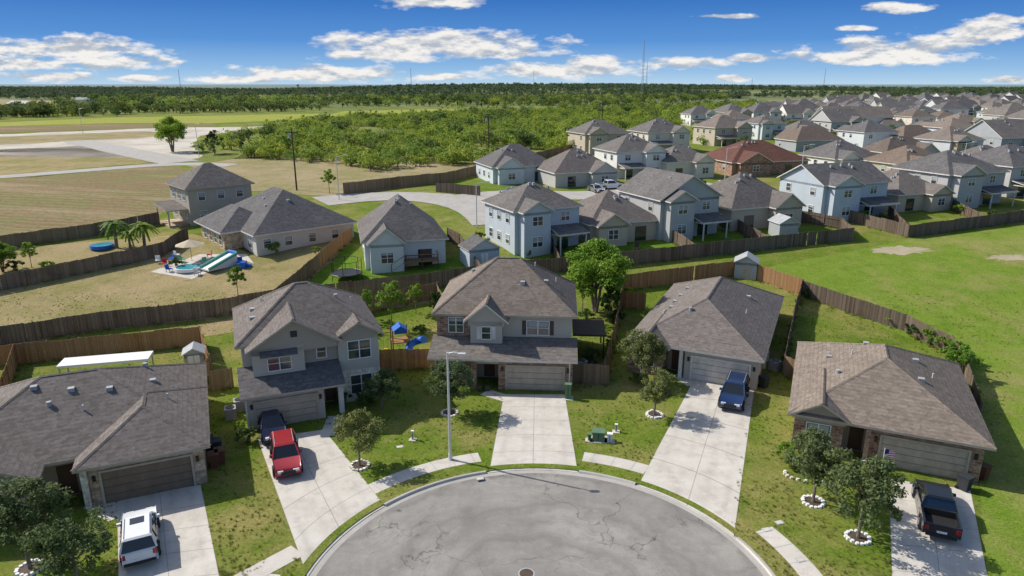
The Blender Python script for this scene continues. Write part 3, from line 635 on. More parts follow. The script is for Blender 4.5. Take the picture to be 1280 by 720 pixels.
fence([(780,363),(850,354),(916,345)],'fence_cedar',2.0); fence([(945,350),(1001,369)],'fence_cedar',2.0); fence([(916,345),(945,350)],'fence_mid',1.9)
fence([(780,363),(776,384),(806,388)],'fence_cedar',2.0)
fence([(1001,369),(992,400),(978,468)],'fence_weathered',1.9); fence([(776,384),(768,425),(754,480)],'fence_mid',1.9)
fence([(714,478),(760,482)],'fence_mid',1.9); fence([(978,468),(992,474)],'fence_mid',1.9)
fence([(1001,369),(1060,391),(1130,414),(1186,442),(1206,480),(1222,530)],'fence_weathered',1.9)
fence([(-120,385),(0,364),(100,343),(205,320),(236,300)],h=1.9); fence([(-120,325),(0,312),(120,295),(200,280)],h=1.9)
fence([(430,243),(500,234),(560,228),(640,207)],'fence_mid',2.2,.2); fence([(640,207),(720,188)],'fence_mid',2.0,.25)
fence([(545,240),(600,245)],'fence_weathered',1.9,.2)
# ================================================================ TREES
def leaves(cent,rad,n,leaf,flat=.8):
    k=rng.integers(0,len(cent),n); d=rng.normal(size=(n,3)); d/=np.linalg.norm(d,axis=1)[:,None]; u=rng.random(n)**.45
    p=cent[k]+d*(rad[k]*u)[:,None]*np.array([1,1,flat])
    nr=d*.5+rng.normal(size=(n,3))*.6+np.array([0,0,.5]); nr/=np.linalg.norm(nr,axis=1)[:,None]
    a=np.cross(nr,rng.normal(size=(n,3))); a/=np.linalg.norm(a,axis=1)[:,None]; b=np.cross(nr,a)
    s=(leaf*rng.uniform(.6,1.35,n))[:,None]; v=np.stack([p-a*s,p-b*s*.55,p+a*s,p+b*s*.55],1).reshape(-1,3)
    return v
def tree_mesh(name,h,cr,cb,n,leaf,mat,tr=.09,nc=46,multi=1):
    mb=MB(); cz=(h+cb)/2; rz=(h-cb)/2
    d=rng.normal(size=(nc,3)); d/=np.linalg.norm(d,axis=1)[:,None]; r=rng.random(nc)**.4*.9
    cent=d*r[:,None]*np.array([cr,cr,rz]); ph=rng.uniform(0,6)
    cent[:,0]*=1+.15*np.sin(cent[:,2]*3+ph); taper=1-.35*np.clip(cent[:,2]/rz,-0.2,1); cent[:,0]*=taper; cent[:,1]*=taper
    cent+=np.array([0,0,cz]); rad=rng.uniform(.12,.30,nc)*cr
    top=Vector((random.uniform(-.1,.1),random.uniform(-.1,.1),cb+rz*1.1))
    for m in range(multi):
        ox=(m-(multi-1)/2)*.25; mid_=Vector((ox*1.6,ox*.6,cb)); mb.tube((ox*.4,0,-.1),mid_,tr,tr*.75,'bark',8); mb.tube(mid_,top+Vector((ox*3,0,0)),tr*.75,tr*.3,'bark',7)
    for c in cent[:26]:
        z0=random.uniform(cb*.9,cz); f=(z0-cb)/(top.z-cb+1e-6); st=Vector((0,0,cb)).lerp(top,max(0,f)) if f>0 else Vector((0,0,z0))
        mb.tube(st,Vector(c),tr*.38,tr*.1,'bark',5)
    lv=leaves(cent,rad,n,leaf); i=len(mb.v); mb.v+=lv.tolist(); k=mb.mi(mat)
    mb.f+=[(i+4*j,i+4*j+1,i+4*j+2,i+4*j+3) for j in range(n)]; mb.m+=[k]*n
    return mb.mesh(name)
OAK=[tree_mesh('oak',4.4,1.9,1.3,6500,.082,'leaf_oak',nc=58) for _ in range(4)]
BIG=tree_mesh('elm',8.0,3.9,2.0,13000,.15,'leaf_bright',.2,80,3)
BR_=[tree_mesh('sapling',4.5,1.5,1.6,3200,.09,'leaf_bright',.06,26),tree_mesh('dark',4.5,1.5,1.0,6000,.1,'leaf_dark',.07,30)]
BUSH=[tree_mesh('bush',1.3,.8,.15,1800,.06,'leaf_dark',.03,18),tree_mesh('bush',1.3,.8,.15,1800,.06,'leaf_bright',.03,18)]
def tree(name,me,px,py,s=1,sz=1,ring=False):
    x,y=G(px,py); o=bpy.data.objects.new(name,me); scene.collection.objects.link(o); o.location=(x,y,gz(x,y)); o.scale=(s,s,s*sz); o.rotation_euler=(0,0,random.uniform(0,6.28))
    if ring:
        mb=MB(); n=15
        for k in range(n):
            t=2*math.pi*k/n+random.uniform(-.05,.05); r=.62*random.uniform(.95,1.05); cx_,cy_=x+r*math.cos(t),y+r*math.sin(t)
            mb.tube((cx_,cy_,gz(x,y)-.05),(cx_,cy_,gz(x,y)+random.uniform(.09,.16)),.14,.11,'frame_white' if ring==2 else 'limestone',6)
        mb.tube((x,y,0),(x,y,gz(x,y)+.05),.55,.55,'dark_wood',14); mb.make('stone_tree_ring')
tree('oak_tree',OAK[0],450,584,.98,1,1); tree('oak_tree',OAK[1],562,517,1.08,1,1); tree('oak_tree',OAK[2],478,512,.9,.9)
tree('oak_tree',OAK[3],801,476,1.12); tree('oak_tree',OAK[0],818,519,.95,1,2); tree('oak_tree',OAK[1],1016,629,1.15,1,2); tree('oak_tree',OAK[2],1072,674,1.25,1,2)
tree('oak_tree',OAK[3],38,711,1.28,1,2); tree('oak_tree',OAK[0],100,738,1.1,1,2)
tree('elm_tree',BIG,744,390,1.05); tree('sapling_tree',BR_[0],490,412,1.25); tree('sapling_tree',BR_[0],298,372,.9); tree('ornamental_tree',BR_[1],762,402,1.0,1.1); tree('sapling_tree',BR_[0],728,392,1.1)
tree('elm_tree',BIG,4,340,.5); tree('elm_tree',BIG,-30,352,.7); tree('elm_tree',BIG,216,190,1.3); tree('ornamental_tree',BR_[1],268,192,1.6); tree('sapling_tree',BR_[0],412,242,1.1); tree('sapling_tree',BR_[0],40,335,.8)
tree('sapling_tree',BR_[0],520,392,.8); tree('ornamental_tree',BR_[1],545,395,.7); tree('sapling_tree',BR_[0],460,400,.8)
for px,py,s,b in[(1112,406,1.1,1),(1140,420,1.5,0),(1162,432,1.4,1),(1182,440,1.7,1),(1192,455,1.9,1),(1198,472,1.9,1),(1194,464,1.6,0),(1010,372,1.3,0),(1205,500,1.3,1),(1210,515,1,0),
    (310,552,1.1,0),(302,540,.8,1),(430,505,.9,0),(455,508,1.2,0),(470,503,.9,1),(562,492,.9,0),(548,487,.9,1),(722,462,1.0,0),(795,480,1.0,0),(828,470,.8,1),(995,588,.9,0),(985,580,1.1,1),(1100,598,.5,1),
    (60,630,1.0,0),(85,634,.8,1),(105,630,.7,0),(740,452,1.1,0),(758,420,1.2,1),(770,405,1.3,0),(763,440,1,1),(585,520,.4,1),(575,380,1.0,0),(330,300,1.1,0),(345,318,1.2,1),(220,335,1.2,0),(395,318,1,1),
    (560,345,.9,0),(465,500,.8,0),(600,300,1.2,0),(700,316,1.2,0),(745,306,1,1),(905,288,1.2,0),(1100,280,1.4,0),(1080,276,1.2,1),(1130,284,1,0),(1200,268,1.4,1),(1240,272,1.3,0),(20,338,1.5,0),(60,342,1.2,1),(525,418,.9,0),(732,400,1.3,0),(785,372,1,1)]:
    tree('shrub',BUSH[b],px,py,s*random.uniform(.9,1.15),random.uniform(.8,1.15))
def palm(px,py,s):
    x,y=G(px,py); mb=MB(); mb.tube((0,0,-.1),(.1,0,2.6),.2,.15,'bark',8)
    for k in range(30):
        t=k*2.4; el=random.uniform(-.2,1.1); p=Vector((.1,0,2.6)); r=random.uniform(1.6,2.1); prev=p
        for sgm in range(5):
            f=(sgm+1)/5; q_=p+Vector((math.cos(t)*r*f*math.cos(el*.6),math.sin(t)*r*f*math.cos(el*.6),r*f*math.sin(el)-1.5*f*f))
            sd=Vector((-math.sin(t),math.cos(t),0))*.3*(1-.6*f)
            mb.face([prev-sd,q_-sd*.8,q_],'leaf_bright'); mb.face([prev+sd,q_+sd*.8,q_],'leaf_bright'); mb.face([prev-sd,q_,prev+sd],'leaf_wood'); prev=q_
    mb.make('palm_tree',None,(x,y,T(y))).scale=(s,s,s)
palm(146,310,1.25); palm(181,309,1.15); palm(163,312,.9)
# woodland instancing
def clump(mat,n,leaf,nc=12,wide=1.1,tall=.8):
    d=rng.normal(size=(nc,3)); d/=np.linalg.norm(d,axis=1)[:,None]; cent=d*(rng.random(nc)**.5*.36)[:,None]*np.array([wide,wide*rng.uniform(.75,1.2),tall])+np.array([0,0,.44*tall/.8]); rad=rng.uniform(.10,.24,nc)
    mb=MB(); mb.tube((0,0,-.05),(0,0,.4),.03,.015,'bark',5); lv=leaves(cent,rad,n,leaf); i=len(mb.v); mb.v+=lv.tolist(); k=mb.mi(mat)
    mb.f+=[(i+4*j,i+4*j+1,i+4*j+2,i+4*j+3) for j in range(n)]; mb.m+=[k]*n; return mb.mesh('tree_clump')
def scatter(name,pts,me,child='tree_crown'):
    vv=[];ff=[]
    for x,y,z,s in pts:
        r=random.uniform(0,6.28); i=len(vv)
        for k in range(4): t=r+k*math.pi/2; vv.append((x+s*.7071*math.cos(t),y+s*.7071*math.sin(t),z))
        ff.append((i,i+1,i+2,i+3))
    m=bpy.data.meshes.new(name); m.from_pydata(vv,[],ff); o=bpy.data.objects.new(name,m); scene.collection.objects.link(o)
    c=bpy.data.objects.new(child,me); scene.collection.objects.link(c); c.parent=o
    o.instance_type='FACES'; o.use_instance_faces_scale=True; o.instance_faces_scale=1; o.show_instancer_for_render=False; o.show_instancer_for_viewport=False
def hz(x,y): return T(y) if y<=900 else hill(x,y)
def fill(poly,sp,s0,s1,keep=1.0,avoid=None,pw=1.0):
    xs_=[p[0] for p in poly]; ys_=[p[1] for p in poly]; out=[]
    A=(max(xs_)-min(xs_))*(max(ys_)-min(ys_)); n=int(A/sp/sp*keep)
    for _ in range(n):
        px=random.uniform(min(xs_),max(xs_)); py=random.uniform(min(ys_),max(ys_))
        if inpoly(px,py,poly) and not(avoid and avoid(px,py)): out.append((px,py,hz(px,py)-.2,s0+(s1-s0)*random.random()**pw))
    return out
def split(name,pts,mes):
    random.shuffle(pts); k=len(mes)
    for i,m in enumerate(mes): scatter(name,pts[i::k],m)
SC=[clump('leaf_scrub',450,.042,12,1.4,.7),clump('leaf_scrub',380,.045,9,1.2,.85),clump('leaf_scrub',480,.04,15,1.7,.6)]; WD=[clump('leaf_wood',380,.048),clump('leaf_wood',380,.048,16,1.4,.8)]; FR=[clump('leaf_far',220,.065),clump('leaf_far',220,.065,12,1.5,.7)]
scr=[G(*p) for p in[(290,196),(345,184),(330,165),(400,152),(560,143),(700,139),(960,130),(960,134),(865,150),(830,168),(720,186),(640,204),(560,208),(470,214),(400,205)]]
def gap(x,y): return math.sin(x*.045+1)*math.sin(y*.03+2)+.5*math.sin(x*.11+y*.07)+random.uniform(-.25,.25)>.8
p1=fill(scr,3.9,2.2,7.5,1.0,gap,1.5); print('scrub',len(p1)); split('mesquite_scrub',p1,SC)
p2=fill(scr,16,5,8.5,.6); split('scrub_woodland',p2,WD)
p2=fill([G(*p) for p in[(255,182),(330,168),(345,198),(280,200),(245,192)]],6,3,8,.7); split('hedgerow',p2,SC[:1]+WD[:1])
MEAD=[[G(*p) for p in pl] for pl in([(-300,176),(0,172),(270,162),(400,150),(400,141),(140,146),(0,152),(-300,156)],[(-200,144),(0,139),(130,135),(105,126),(0,123),(-200,124)],SUB)]
def av(x,y): return any(inpoly(x,y,m) for m in MEAD) 
def bw(x,y): return av(x,y) or (math.sin(x*.006+y*.004)+math.sin(y*.011-x*.003+2)>1.25+random.uniform(-.15,.15))
band=[(-1500,470),(-700,470),(-330,430),(-150,420),(60,560),(200,800),(330,1000),(900,1000),(1500,1000),(1900,2400),(-2200,2400)]
p3=fill(band,14,5,14,.95,bw,1.4); print('wood',len(p3)); near=[p for p in p3 if p[1]<950]; farp=[p for p in p3 if p[1]>=950]
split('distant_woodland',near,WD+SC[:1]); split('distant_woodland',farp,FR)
p4=fill(SUB,16,2.5,6.5,.8); split('suburb_trees',p4,WD+SC[:1])
p5=fill([G(*p) for p in[(-200,152),(0,149),(140,144),(300,141),(400,139),(400,136),(0,141),(-200,143)]],9,6,10,.9); split('tree_row',p5,WD)
# grass tufts: along fences and through near lawns
mb=MB()
for k in range(26):
    t=random.uniform(0,6.28); r=random.uniform(0,.35); x,y=r*math.cos(t),r*math.sin(t); h=random.uniform(.25,.6); lx,ly=random.uniform(-.3,.3),random.uniform(-.3,.3); w_=.035
    mb.face([(x-w_*math.sin(t),y+w_*math.cos(t),-.02),(x+w_*math.sin(t),y-w_*math.cos(t),-.02),(x+lx,y+ly,h)],'grass_blade')
tuft=mb.mesh('grass_tuft'); pts=[]
for a_,b_ in FL:
    if min(a_.y,b_.y)>115: continue
    L=(b_-a_).length; d_=(b_-a_)/L; nn=Vector((-d_.y,d_.x))
    for k in range(int(L*3.2)):
        c=a_.lerp(b_,random.random())+nn*random.choice([-1,1])*random.uniform(.05,.4)**1.0; pts.append((c.x,c.y,T(c.y),random.uniform(.25,.75)))
def blocked(x,y):
    r=math.hypot(x-CX,y-CY)
    if r<CR+.35 or (14.0<r<15.45): return True
    return any(inpoly(x,y,d_) for d_ in DPOLY)
for k in range(26000):
    y=31+random.random()**1.3*48; x=random.uniform(-.78,.78)*y
    if blocked(x,y): continue
    g_=math.sin(x*.9+2*math.sin(y*.5))*math.sin(y*1.1+x*.3)
    if random.random()<.45+.5*g_: pts.append((x,y,gz(x,y),random.uniform(.12,.30)))
scatter('grass_tufts',pts,tuft,'tuft')
# ================================================================ VEHICLES
def paint(name,c,metal=.3):
    n=N(name); n.fin(c,.28,.6,metal); n.b.inputs['Coat Weight'].default_value=.6; n.b.inputs['Coat Roughness'].default_value=.06
paint('paint_white',(.76,.77,.78),0); paint('paint_red',(.36,.025,.03),.15); paint('paint_blue',(.015,.04,.12)); paint('paint_black',(.016,.016,.018)); paint('paint_silver',(.4,.41,.42),.6); paint('paint_navy',(.02,.03,.08))
plain('car_glass',(.012,.016,.02),.04,.9); plain('tyre',(.018,.018,.018),.85,.1); plain('rim',(.4,.4,.42),.3,.5,.8); plain('head_light',(.75,.77,.8),.1,.8); plain('tail_light',(.35,.01,.01),.2,.6); plain('plastic_black',(.022,.022,.024),.6)
def car_parts(kind,pt,sun=False):
    L,Wd={'suv':(4.7,.95),'pickup':(5.7,1.0),'sedan':(4.6,.91)}[kind]; h=L/2; parts={}
    body=MB(); top={'suv':1.05,'pickup':1.12,'sedan':.92}[kind]; cow={'suv':-1.0,'pickup':-1.25,'sedan':-.95}[kind]; end=h if kind!='pickup' else 1.05
    prof=[(-h+.15,.3),(-h,.42),(-h,.68),(-h+.12,.84),(-h+.5,top-.1),(cow,top)]
    prof+=[(end-.05,top),(end,top-.12),(end,.42),(end-.12,.3)] if kind!='pickup' else [(end,top),(end,.35)]
    if kind=='sedan': prof=[(-h+.15,.28),(-h,.4),(-h+.02,.6),(-h+.3,.74),(cow,.9),(1.45,.94),(h-.08,.92),(h,.78),(h,.42),(h-.15,.3)]
    n=len(prof); pts=[]
    for sx in(-1,1):
        for y_,z_ in prof:
            w_=Wd*(1-.13*(abs(y_)/h)**5)*(1-.04*(z_>top-.15)); pts.append((sx*w_,y_,z_))
    body.idx(pts,[tuple(range(n)),tuple(range(n,2*n))[::-1]]+[(i,(i+1)%n,n+(i+1)%n,n+i) for i in range(n)],pt)
    parts['body']=(body,.07)
    gl=MB(); g={'suv':(-1.1,2.22,-.35,1.9,1.66,.7),'pickup':(-1.3,1.0,-.6,.8,1.78,.72),'sedan':(-1.0,1.75,-.2,1.1,1.40,.62)}[kind]; y0,y1,t0,t1,zt,wt=g; wb=Wd*.92
    b=[(-wb,y0,top-.03),(wb,y0,top-.03),(wb,y1,top-.03),(-wb,y1,top-.03)]; t=[(-wt,t0,zt-.05),(wt,t0,zt-.05),(wt,t1,zt-.05),(-wt,t1,zt-.05)]
    gl.idx(b+t,[(0,1,5,4),(1,2,6,5),(2,3,7,6),(3,0,4,7),(4,5,6,7)],'car_glass'); parts['windows']=(gl,.03)
    rf=MB(); rf.idx([(-wt-.03,t0-.05,zt-.06),(wt+.03,t0-.05,zt-.06),(wt+.03,t1+.08,zt-.06),(-wt-.03,t1+.08,zt-.06),(-wt+.07,t0+.1,zt+.02),(wt-.07,t0+.1,zt+.02),(wt-.07,t1-.05,zt+.02),(-wt+.07,t1-.05,zt+.02)],[(0,3,2,1),(4,5,6,7),(0,1,5,4),(1,2,6,5),(2,3,7,6),(3,0,4,7)],pt)
    for i in range(4): rf.tube(Vector(b[i])*1.0,Vector(t[i]),.06,.05,pt,6)
    for sx in(-1,1):
        for f in((.42,) if kind!='suv' else (.36,.72)):
            pb=Vector((sx*wb,y0+(y1-y0)*f,top-.02)); ptp=Vector((sx*wt,t0+(t1-t0)*f,zt-.05)); rf.tube(pb,ptp,.045,.04,'plastic_black',6)
        if kind=='suv': rf.tube((sx*(wt-.08),t0+.2,zt+.05),(sx*(wt-.08),t1-.1,zt+.05),.022,.022,'metal_grey',6)
    parts['roof']=(rf,.015)
    if sun: rf.box(-.36,t0+.3,zt+.0,.36,t0+.95,zt+.028,'car_glass')
    dt=MB(); wh=.36 if kind!='pickup' else .41
    for sx in(-1,1):
        for y_ in(-h+.92,h-1.0 if kind!='pickup' else h-1.2):
            dt.tube((sx*(Wd-.2),y_,wh),(sx*(Wd+.012),y_,wh),wh+.07,wh+.06,'plastic_black',18); dt.tube((sx*(Wd-.22),y_,wh),(sx*(Wd+.03),y_,wh),wh,wh-.02,'tyre',18); dt.tube((sx*(Wd-.1),y_,wh),(sx*(Wd+.038),y_,wh),wh*.62,wh*.6,'rim',12)
        dt.box(sx*(Wd*.52)-.18,-h-.012,.62,sx*(Wd*.52)+.22*(1 if sx>0 else .8),-h+.2,.78,'head_light')
        tl=end if kind!='pickup' else h
        dt.box(sx*(Wd*.80)-.12,tl-.1,.72,sx*(Wd*.80)+.1,tl+.014,1.0 if kind!='sedan' else .85,'tail_light')
        dt.box(sx*(Wd+.02)-.1,cow+.25,top-.02,sx*(Wd+.02)+.12,cow+.42,top+.14,pt)
        for dy in(-.1,.85): dt.box(sx*(Wd+.0)-.01,dy,top-.28,sx*(Wd)+.018,dy+.2,top-.25,'plastic_black')
    dt.box(-Wd*.5,-h-.015,.45,Wd*.5,-h+.05,.72,'plastic_black'); dt.box(-.26,h-.02,.6,.26,h+.018,.74,'frame_white'); dt.box(-Wd*.8,h-.1,.33,Wd*.8,h+.03,.5,'plastic_black')
    if kind=='pickup':
        dt.box(-Wd+.03,1.05,.42,-Wd+.15,h,1.14,pt); dt.box(Wd-.15,1.05,.42,Wd-.03,h,1.14,pt); dt.box(-Wd+.15,h-.09,.5,Wd-.15,h-.005,1.12,pt); dt.box(-Wd+.15,1.06,.45,Wd-.15,h-.09,.68,'plastic_black')
        dt.box(-Wd+.15,1.055,.68,Wd-.15,1.1,1.1,'plastic_black')
    parts['wheels_and_trim']=(dt,.012); return parts
def vehicle(name,kind,pt,px,py,yaw,flip=False,s=1.0,sun=False,world=None):
    x,y=world or G(px,py); e=empty(name,(x,y,gz(x,y)+.02),-math.radians(yaw)+(math.pi if flip else 0)); e.scale=(s,s,s)
    for k,(mb,bv) in car_parts(kind,pt,sun).items(): mb.make(k,e,bevel=bv,smooth=(k=='body'))
vehicle('white_suv','suv','paint_white',177,680,-27,True,1.03,True); vehicle('red_suv','suv','paint_red',358,580,-22)
vehicle('parked_sedan','sedan','paint_navy',341,541,-24); vehicle('blue_suv','suv','paint_blue',917,501,25,False,1.06); vehicle('black_pickup_truck','pickup','paint_black',1167,645,24,True)
for px,py,pt,k in[(762,236,'paint_white','pickup'),(745,240,'paint_silver','sedan'),(868,232,'paint_black','sedan'),(640,243,'paint_silver','sedan'),(1040,236,'paint_white','suv'),(1130,234,'paint_silver','sedan'),(1210,230,'paint_white','suv'),(910,236,'paint_white','suv')]:
    vehicle('parked_car',k,pt,px,py,random.choice([70,-110,70,-20]))
for x,y,aa in FARCAR[:22]: vehicle('parked_car',random.choice(['suv','sedan','pickup']),random.choice(['paint_white','paint_white','paint_silver','paint_black','paint_red','paint_blue']),0,0,-math.degrees(aa),random.random()<.5,1,False,(x,y))
# ================================================================ STREET FURNITURE & YARD OBJECTS
x,y=G(563,576); mb=MB(); mb.tube((0,0,0),(0,0,.5),.16,.13,'pole_metal',12); mb.tube((0,0,.4),(0,0,8.1),.10,.065,'pole_metal',12)
prev=(0,0,8.0)
for k in range(1,5):
    q_=(.22*k,-.08*k,8.0+.18*math.sin(k*.6)); mb.tube(prev,q_,.04,.04,'pole_metal',8); prev=q_
mb.box(.72,-.45,8.05,1.25,-.2,8.17,'pole_metal'); mb.box(.78,-.42,8.02,1.2,-.23,8.05,'lamp_lens'); mb.make('street_lamp',None,(x,y,.1))
def pole(name,px,py,h,mat='pole_metal',arm='lamp',r=.09):
    x,y=G(px,py); mb=MB(); mb.tube((0,0,0),(0,0,h),r,r*.7,mat,8)
    if arm=='lamp': mb.tube((0,0,h-.1),(1.6,0,h+.2),.05,.04,mat,6); mb.box(1.3,-.15,h+.12,2.1,.15,h+.28,mat)
    if arm=='cross': mb.box(-1.2,-.08,h-.8,1.2,.08,h-.62,mat); mb.tube((-.5,0,h-1.8),(-.5,0,h-1.0),.25,.25,'metal_grey',8)
    mb.make(name,None,(x,y,T(y)))
pole('street_lamp',424,250,8); pole('street_lamp',249,196,9); pole('utility_pole',371,238,12,'wood_pole','cross',.18); pole('utility_pole',611,200,12,'wood_pole','cross',.18)
pole('street_lamp',596,285,7); pole('street_lamp',104,168,10); pole('utility_pole',752,170,13,'wood_pole','cross',.18); pole('street_lamp',1000,230,8); pole('street_lamp',1200,225,8); pole('street_lamp',905,235,8)
def mast(px,ytop,dist,name='radio_mast',r=.8):
    X=(px-640)/902*dist; z0=hz(X,dist); zt=HC+(105-ytop)/902*dist; mb=MB(); s=r
    for a_,b_ in((-s,-s),(s,-s),(s,s),(-s,s)): mb.tube((a_,b_,0),(a_*.4,b_*.4,zt-z0),.16,.1,'metal_grey',4)
    n=int((zt-z0)/4)
    for k in range(n): mb.box(-s*(1-.6*k/n),-.1,k*4,s*(1-.6*k/n),.1,k*4+.25,'metal_grey'); mb.tube((-s*(1-.6*k/n),0,k*4),(s*(1-.6*k/n),0,k*4+4),.1,.1,'metal_grey',4)
    mb.make(name,None,(X,dist,z0))
mast(803,52,1000,r=1.2); mast(808,78,1400,r=1.0); mast(514,86,1500); mast(1030,86,1500,r=.9); mast(667,88,1800); mast(225,88,1700); mast(940,98,1500,r=.9)
def wt(px,dist):
    X=(px-640)/902*dist; mb=MB(); mb.tube((0,0,0),(0,0,20),1.2,1.0,'metal_grey',10); mb.tube((0,0,18),(0,0,21),1.5,5,'metal_grey',14); mb.tube((0,0,21),(0,0,24),5,5,'metal_grey',14); mb.tube((0,0,24),(0,0,26),5,1,'metal_grey',14); mb.make('water_tower',None,(X,dist,hz(X,dist)-6))
wt(372,2300)
for px,py in((215,131),(232,130),(20,134),(110,128)):
    x,y=G(px,py); mb=MB(); gen(mb,22,12,1,'siding_white','metal_grey',px,pitch=20,bump=False,gb=True); mb.make('farm_building',None,(x,y,T(y)),random.uniform(-.4,.4))
def shedobj(name,px,py,w,dp,h,yaw,wall,rf='roof_grey',door='frame_white'):
    x,y=G(px,py); e,d=house(name,x,y,yaw); d['walls'].box(-w/2,0,-.5,w/2,dp,h,wall); gable(d['roof'],-w/2,0,w/2,dp,h-.05,30,.2,'y',rf,'trim_white',wall,.08)
    fbox(d['windows'],'F',0,-.5,.5,0,.04,.05,1.85,door); fbox(d['windows'],'F',0,-.03,.03,.041,.06,.05,1.85,'metal_grey'); fin_house(e,d)
shedobj('garden_shed',606,334,4.2,3.5,2.4,-25,'siding_blue','roof_grey'); shedobj('garden_shed',931,349,2.6,2.6,2.1,20,'siding_grey','metal_grey','trim_tan'); shedobj('garden_shed',245,468,1.6,1.6,2.0,-20,'metal_grey','metal_grey')
shedobj('garden_shed',985,298,3,3,2.2,-10,'siding_grey','metal_grey','metal_grey')
x,y=G(138,478); mb=MB(); mb.box(-3.6,-1.0,2.1,3.6,1.0,2.3,'frame_white'); 
for u in(-3.5,3.4):
    for v_ in(-.95,.85): mb.box(u,v_,0,u+.1,v_+.1,2.1,'metal_grey')
mb.make('carport_canopy',None,(x,y,T(y)),math.radians(14))
plain('play_blue',(.01,.12,.5),.4); plain('play_yellow',(.6,.4,.03),.4); plain('cloth_beige',(.5,.42,.3),.9); plain('pool_water',(.05,.32,.38),.05,.8); plain('toy_red',(.45,.03,.03),.5); plain('toy_green',(.10,.38,.27),.5); pl2('cedar',(.30,.17,.09))
# raised deck with stair behind the second-row house
x,y=G(528,338); mb=MB(); mb.box(-2.2,0,1.1,2.2,2.6,1.22,'cedar')
for u in(-2.1,0,2.0):
    for v_ in(.05,2.4): mb.box(u,v_,-.3,u+.12,v_+.12,2.1 if v_<1 else 2.1,'dark_wood')
for u in range(23): mb.box(-2.15+u*.19,.06,1.22,-2.11+u*.19,.1,2.0,'dark_wood')
mb.box(-2.2,.03,2.0,2.2,.13,2.08,'dark_wood'); mb.box(2.1,.13,2.0,2.2,2.6,2.08,'dark_wood')
for s_ in range(6): mb.box(-3.9+s_*.28,.3,.05+s_*.18,-3.6+s_*.28,1.3,.12+s_*.18,'cedar')
mb.tube((-3.9,.3,.9),(-2.2,.3,2.0),.04,.04,'dark_wood',4); mb.box(-3.95,.26,0,-3.87,.34,.95,'dark_wood'); mb.make('wooden_deck',None,(x,y,T(y)),math.radians(14))
x,y=G(503,440); e=empty('playground_set',(x,y,T(y)),.3); mb=MB()
for a_,b_ in((-1,-1),(.6,-1),(.6,.6),(-1,.6)): mb.box(a_-.06,b_-.06,0,a_+.06,b_+.06,2.7,'cedar')
mb.box(-1,-1,1.3,.6,.6,1.4,'cedar'); mb.make('frame',e); mb=MB(); gable(mb,-.8,-.8,.4,.4,2.5,34,.1,'y','play_blue','play_blue','play_blue',.05); mb.make('canopy',e)
mb=MB(); pv=None
for k in range(14):
    t=k*.42; p_=Vector((1.2+.75*math.cos(t),-1.4+.75*math.sin(t),1.6-.11*k)); 
    if pv: mb.tube(pv,p_,.36,.36,'play_blue',10)
    pv=p_
mb.make('tube_slide',e,smooth=False); mb=MB(); mb.tube((-1,0,2.2),(-3.4,0,2.2),.05,.05,'cedar'); mb.tube((-3.4,0,2.2),(-3.7,.8,0),.05,.05,'cedar'); mb.tube((-3.4,0,2.2),(-3.7,-.8,0),.05,.05,'cedar')
for u in(-1.6,-2.6): mb.box(u-.2,-.12,.5,u+.2,.12,.55,'play_yellow'); mb.tube((u-.2,0,.5),(u-.2,0,2.2),.015,.015,'metal_grey'); mb.tube((u+.2,0,.5),(u+.2,0,2.2),.015,.015,'metal_grey')
mb.make('swings',e)
x,y=G(434,349); mb=MB(); n=20
for k in range(n):
    t0,t1=2*math.pi*k/n,2*math.pi*(k+1)/n; r=1.9
    mb.tube((r*math.cos(t0),r*math.sin(t0),.85),(r*math.cos(t1),r*math.sin(t1),.85),.07,.07,'black_metal',6); mb.tube((r*math.cos(t0),r*math.sin(t0),2.5),(r*math.cos(t1),r*math.sin(t1),2.5),.03,.03,'black_metal',5)
    if k%3==0: mb.tube((r*math.cos(t0),r*math.sin(t0),0),(r*math.cos(t0),r*math.sin(t0),2.5),.04,.04,'black_metal',6)
mb.tube((0,0,.84),(0,0,.86),1.85,1.85,'black_metal',n); mb.make('trampoline',None,(x,y,T(y)))
patch('pool_deck',[(188,340),(240,349),(300,324),(318,330),(308,318),(250,318)],'concrete',.03)
x,y=G(236,337); mb=MB(); n=24; mb.tube((0,0,0),(0,0,.4),1.7,1.7,'frame_white',n); mb.tube((0,0,.35),(0,0,.42),1.5,1.5,'pool_water',n); mb.make('above_ground_pool',None,(x,y,T(y)))
x,y=G(240,326); mb=MB(); mb.tube((0,0,0),(0,0,2.5),.04,.04,'metal_grey'); mb.tube((0,0,2.2),(0,0,2.9),1.9,.05,'cloth_beige',8); mb.make('patio_umbrella',None,(x,y,T(y)))
x,y=G(279,333); mb=MB(); 
mb.idx([(-.9,-2.6,0),(.9,-2.6,0),(.9,1.6,0),(-.9,1.6,0),(-.9,-2.6,.2),(.9,-2.6,.2),(.9,1.6,1.5),(-.9,1.6,1.5)],[(4,5,6,7),(0,1,5,4),(1,2,6,5),(2,3,7,6),(3,0,4,7)],'frame_white')
for sx in(-.95,.95): mb.tube((sx,-2.6,.3),(sx,1.6,1.6),.2,.22,'toy_green',8)
mb.tube((-.9,1.6,1.6),(.9,1.6,1.6),.25,.25,'play_blue',8); mb.make('inflatable_slide',None,(x,y,T(y)),math.radians(-35))
def chair(px,py,mat,rz):
    x,y=G(px,py); mb=MB(); mb.box(-.3,-.3,.4,.3,.3,.47,mat); mb.box(-.3,.28,.47,.3,.34,1.0,mat)
    for a_ in(-.27,.23):
        for b_ in(-.27,.24): mb.box(a_,b_,0,a_+.05,b_+.05,.4,'metal_grey')
    mb.make('patio_chair',None,(x,y,T(y)),rz)
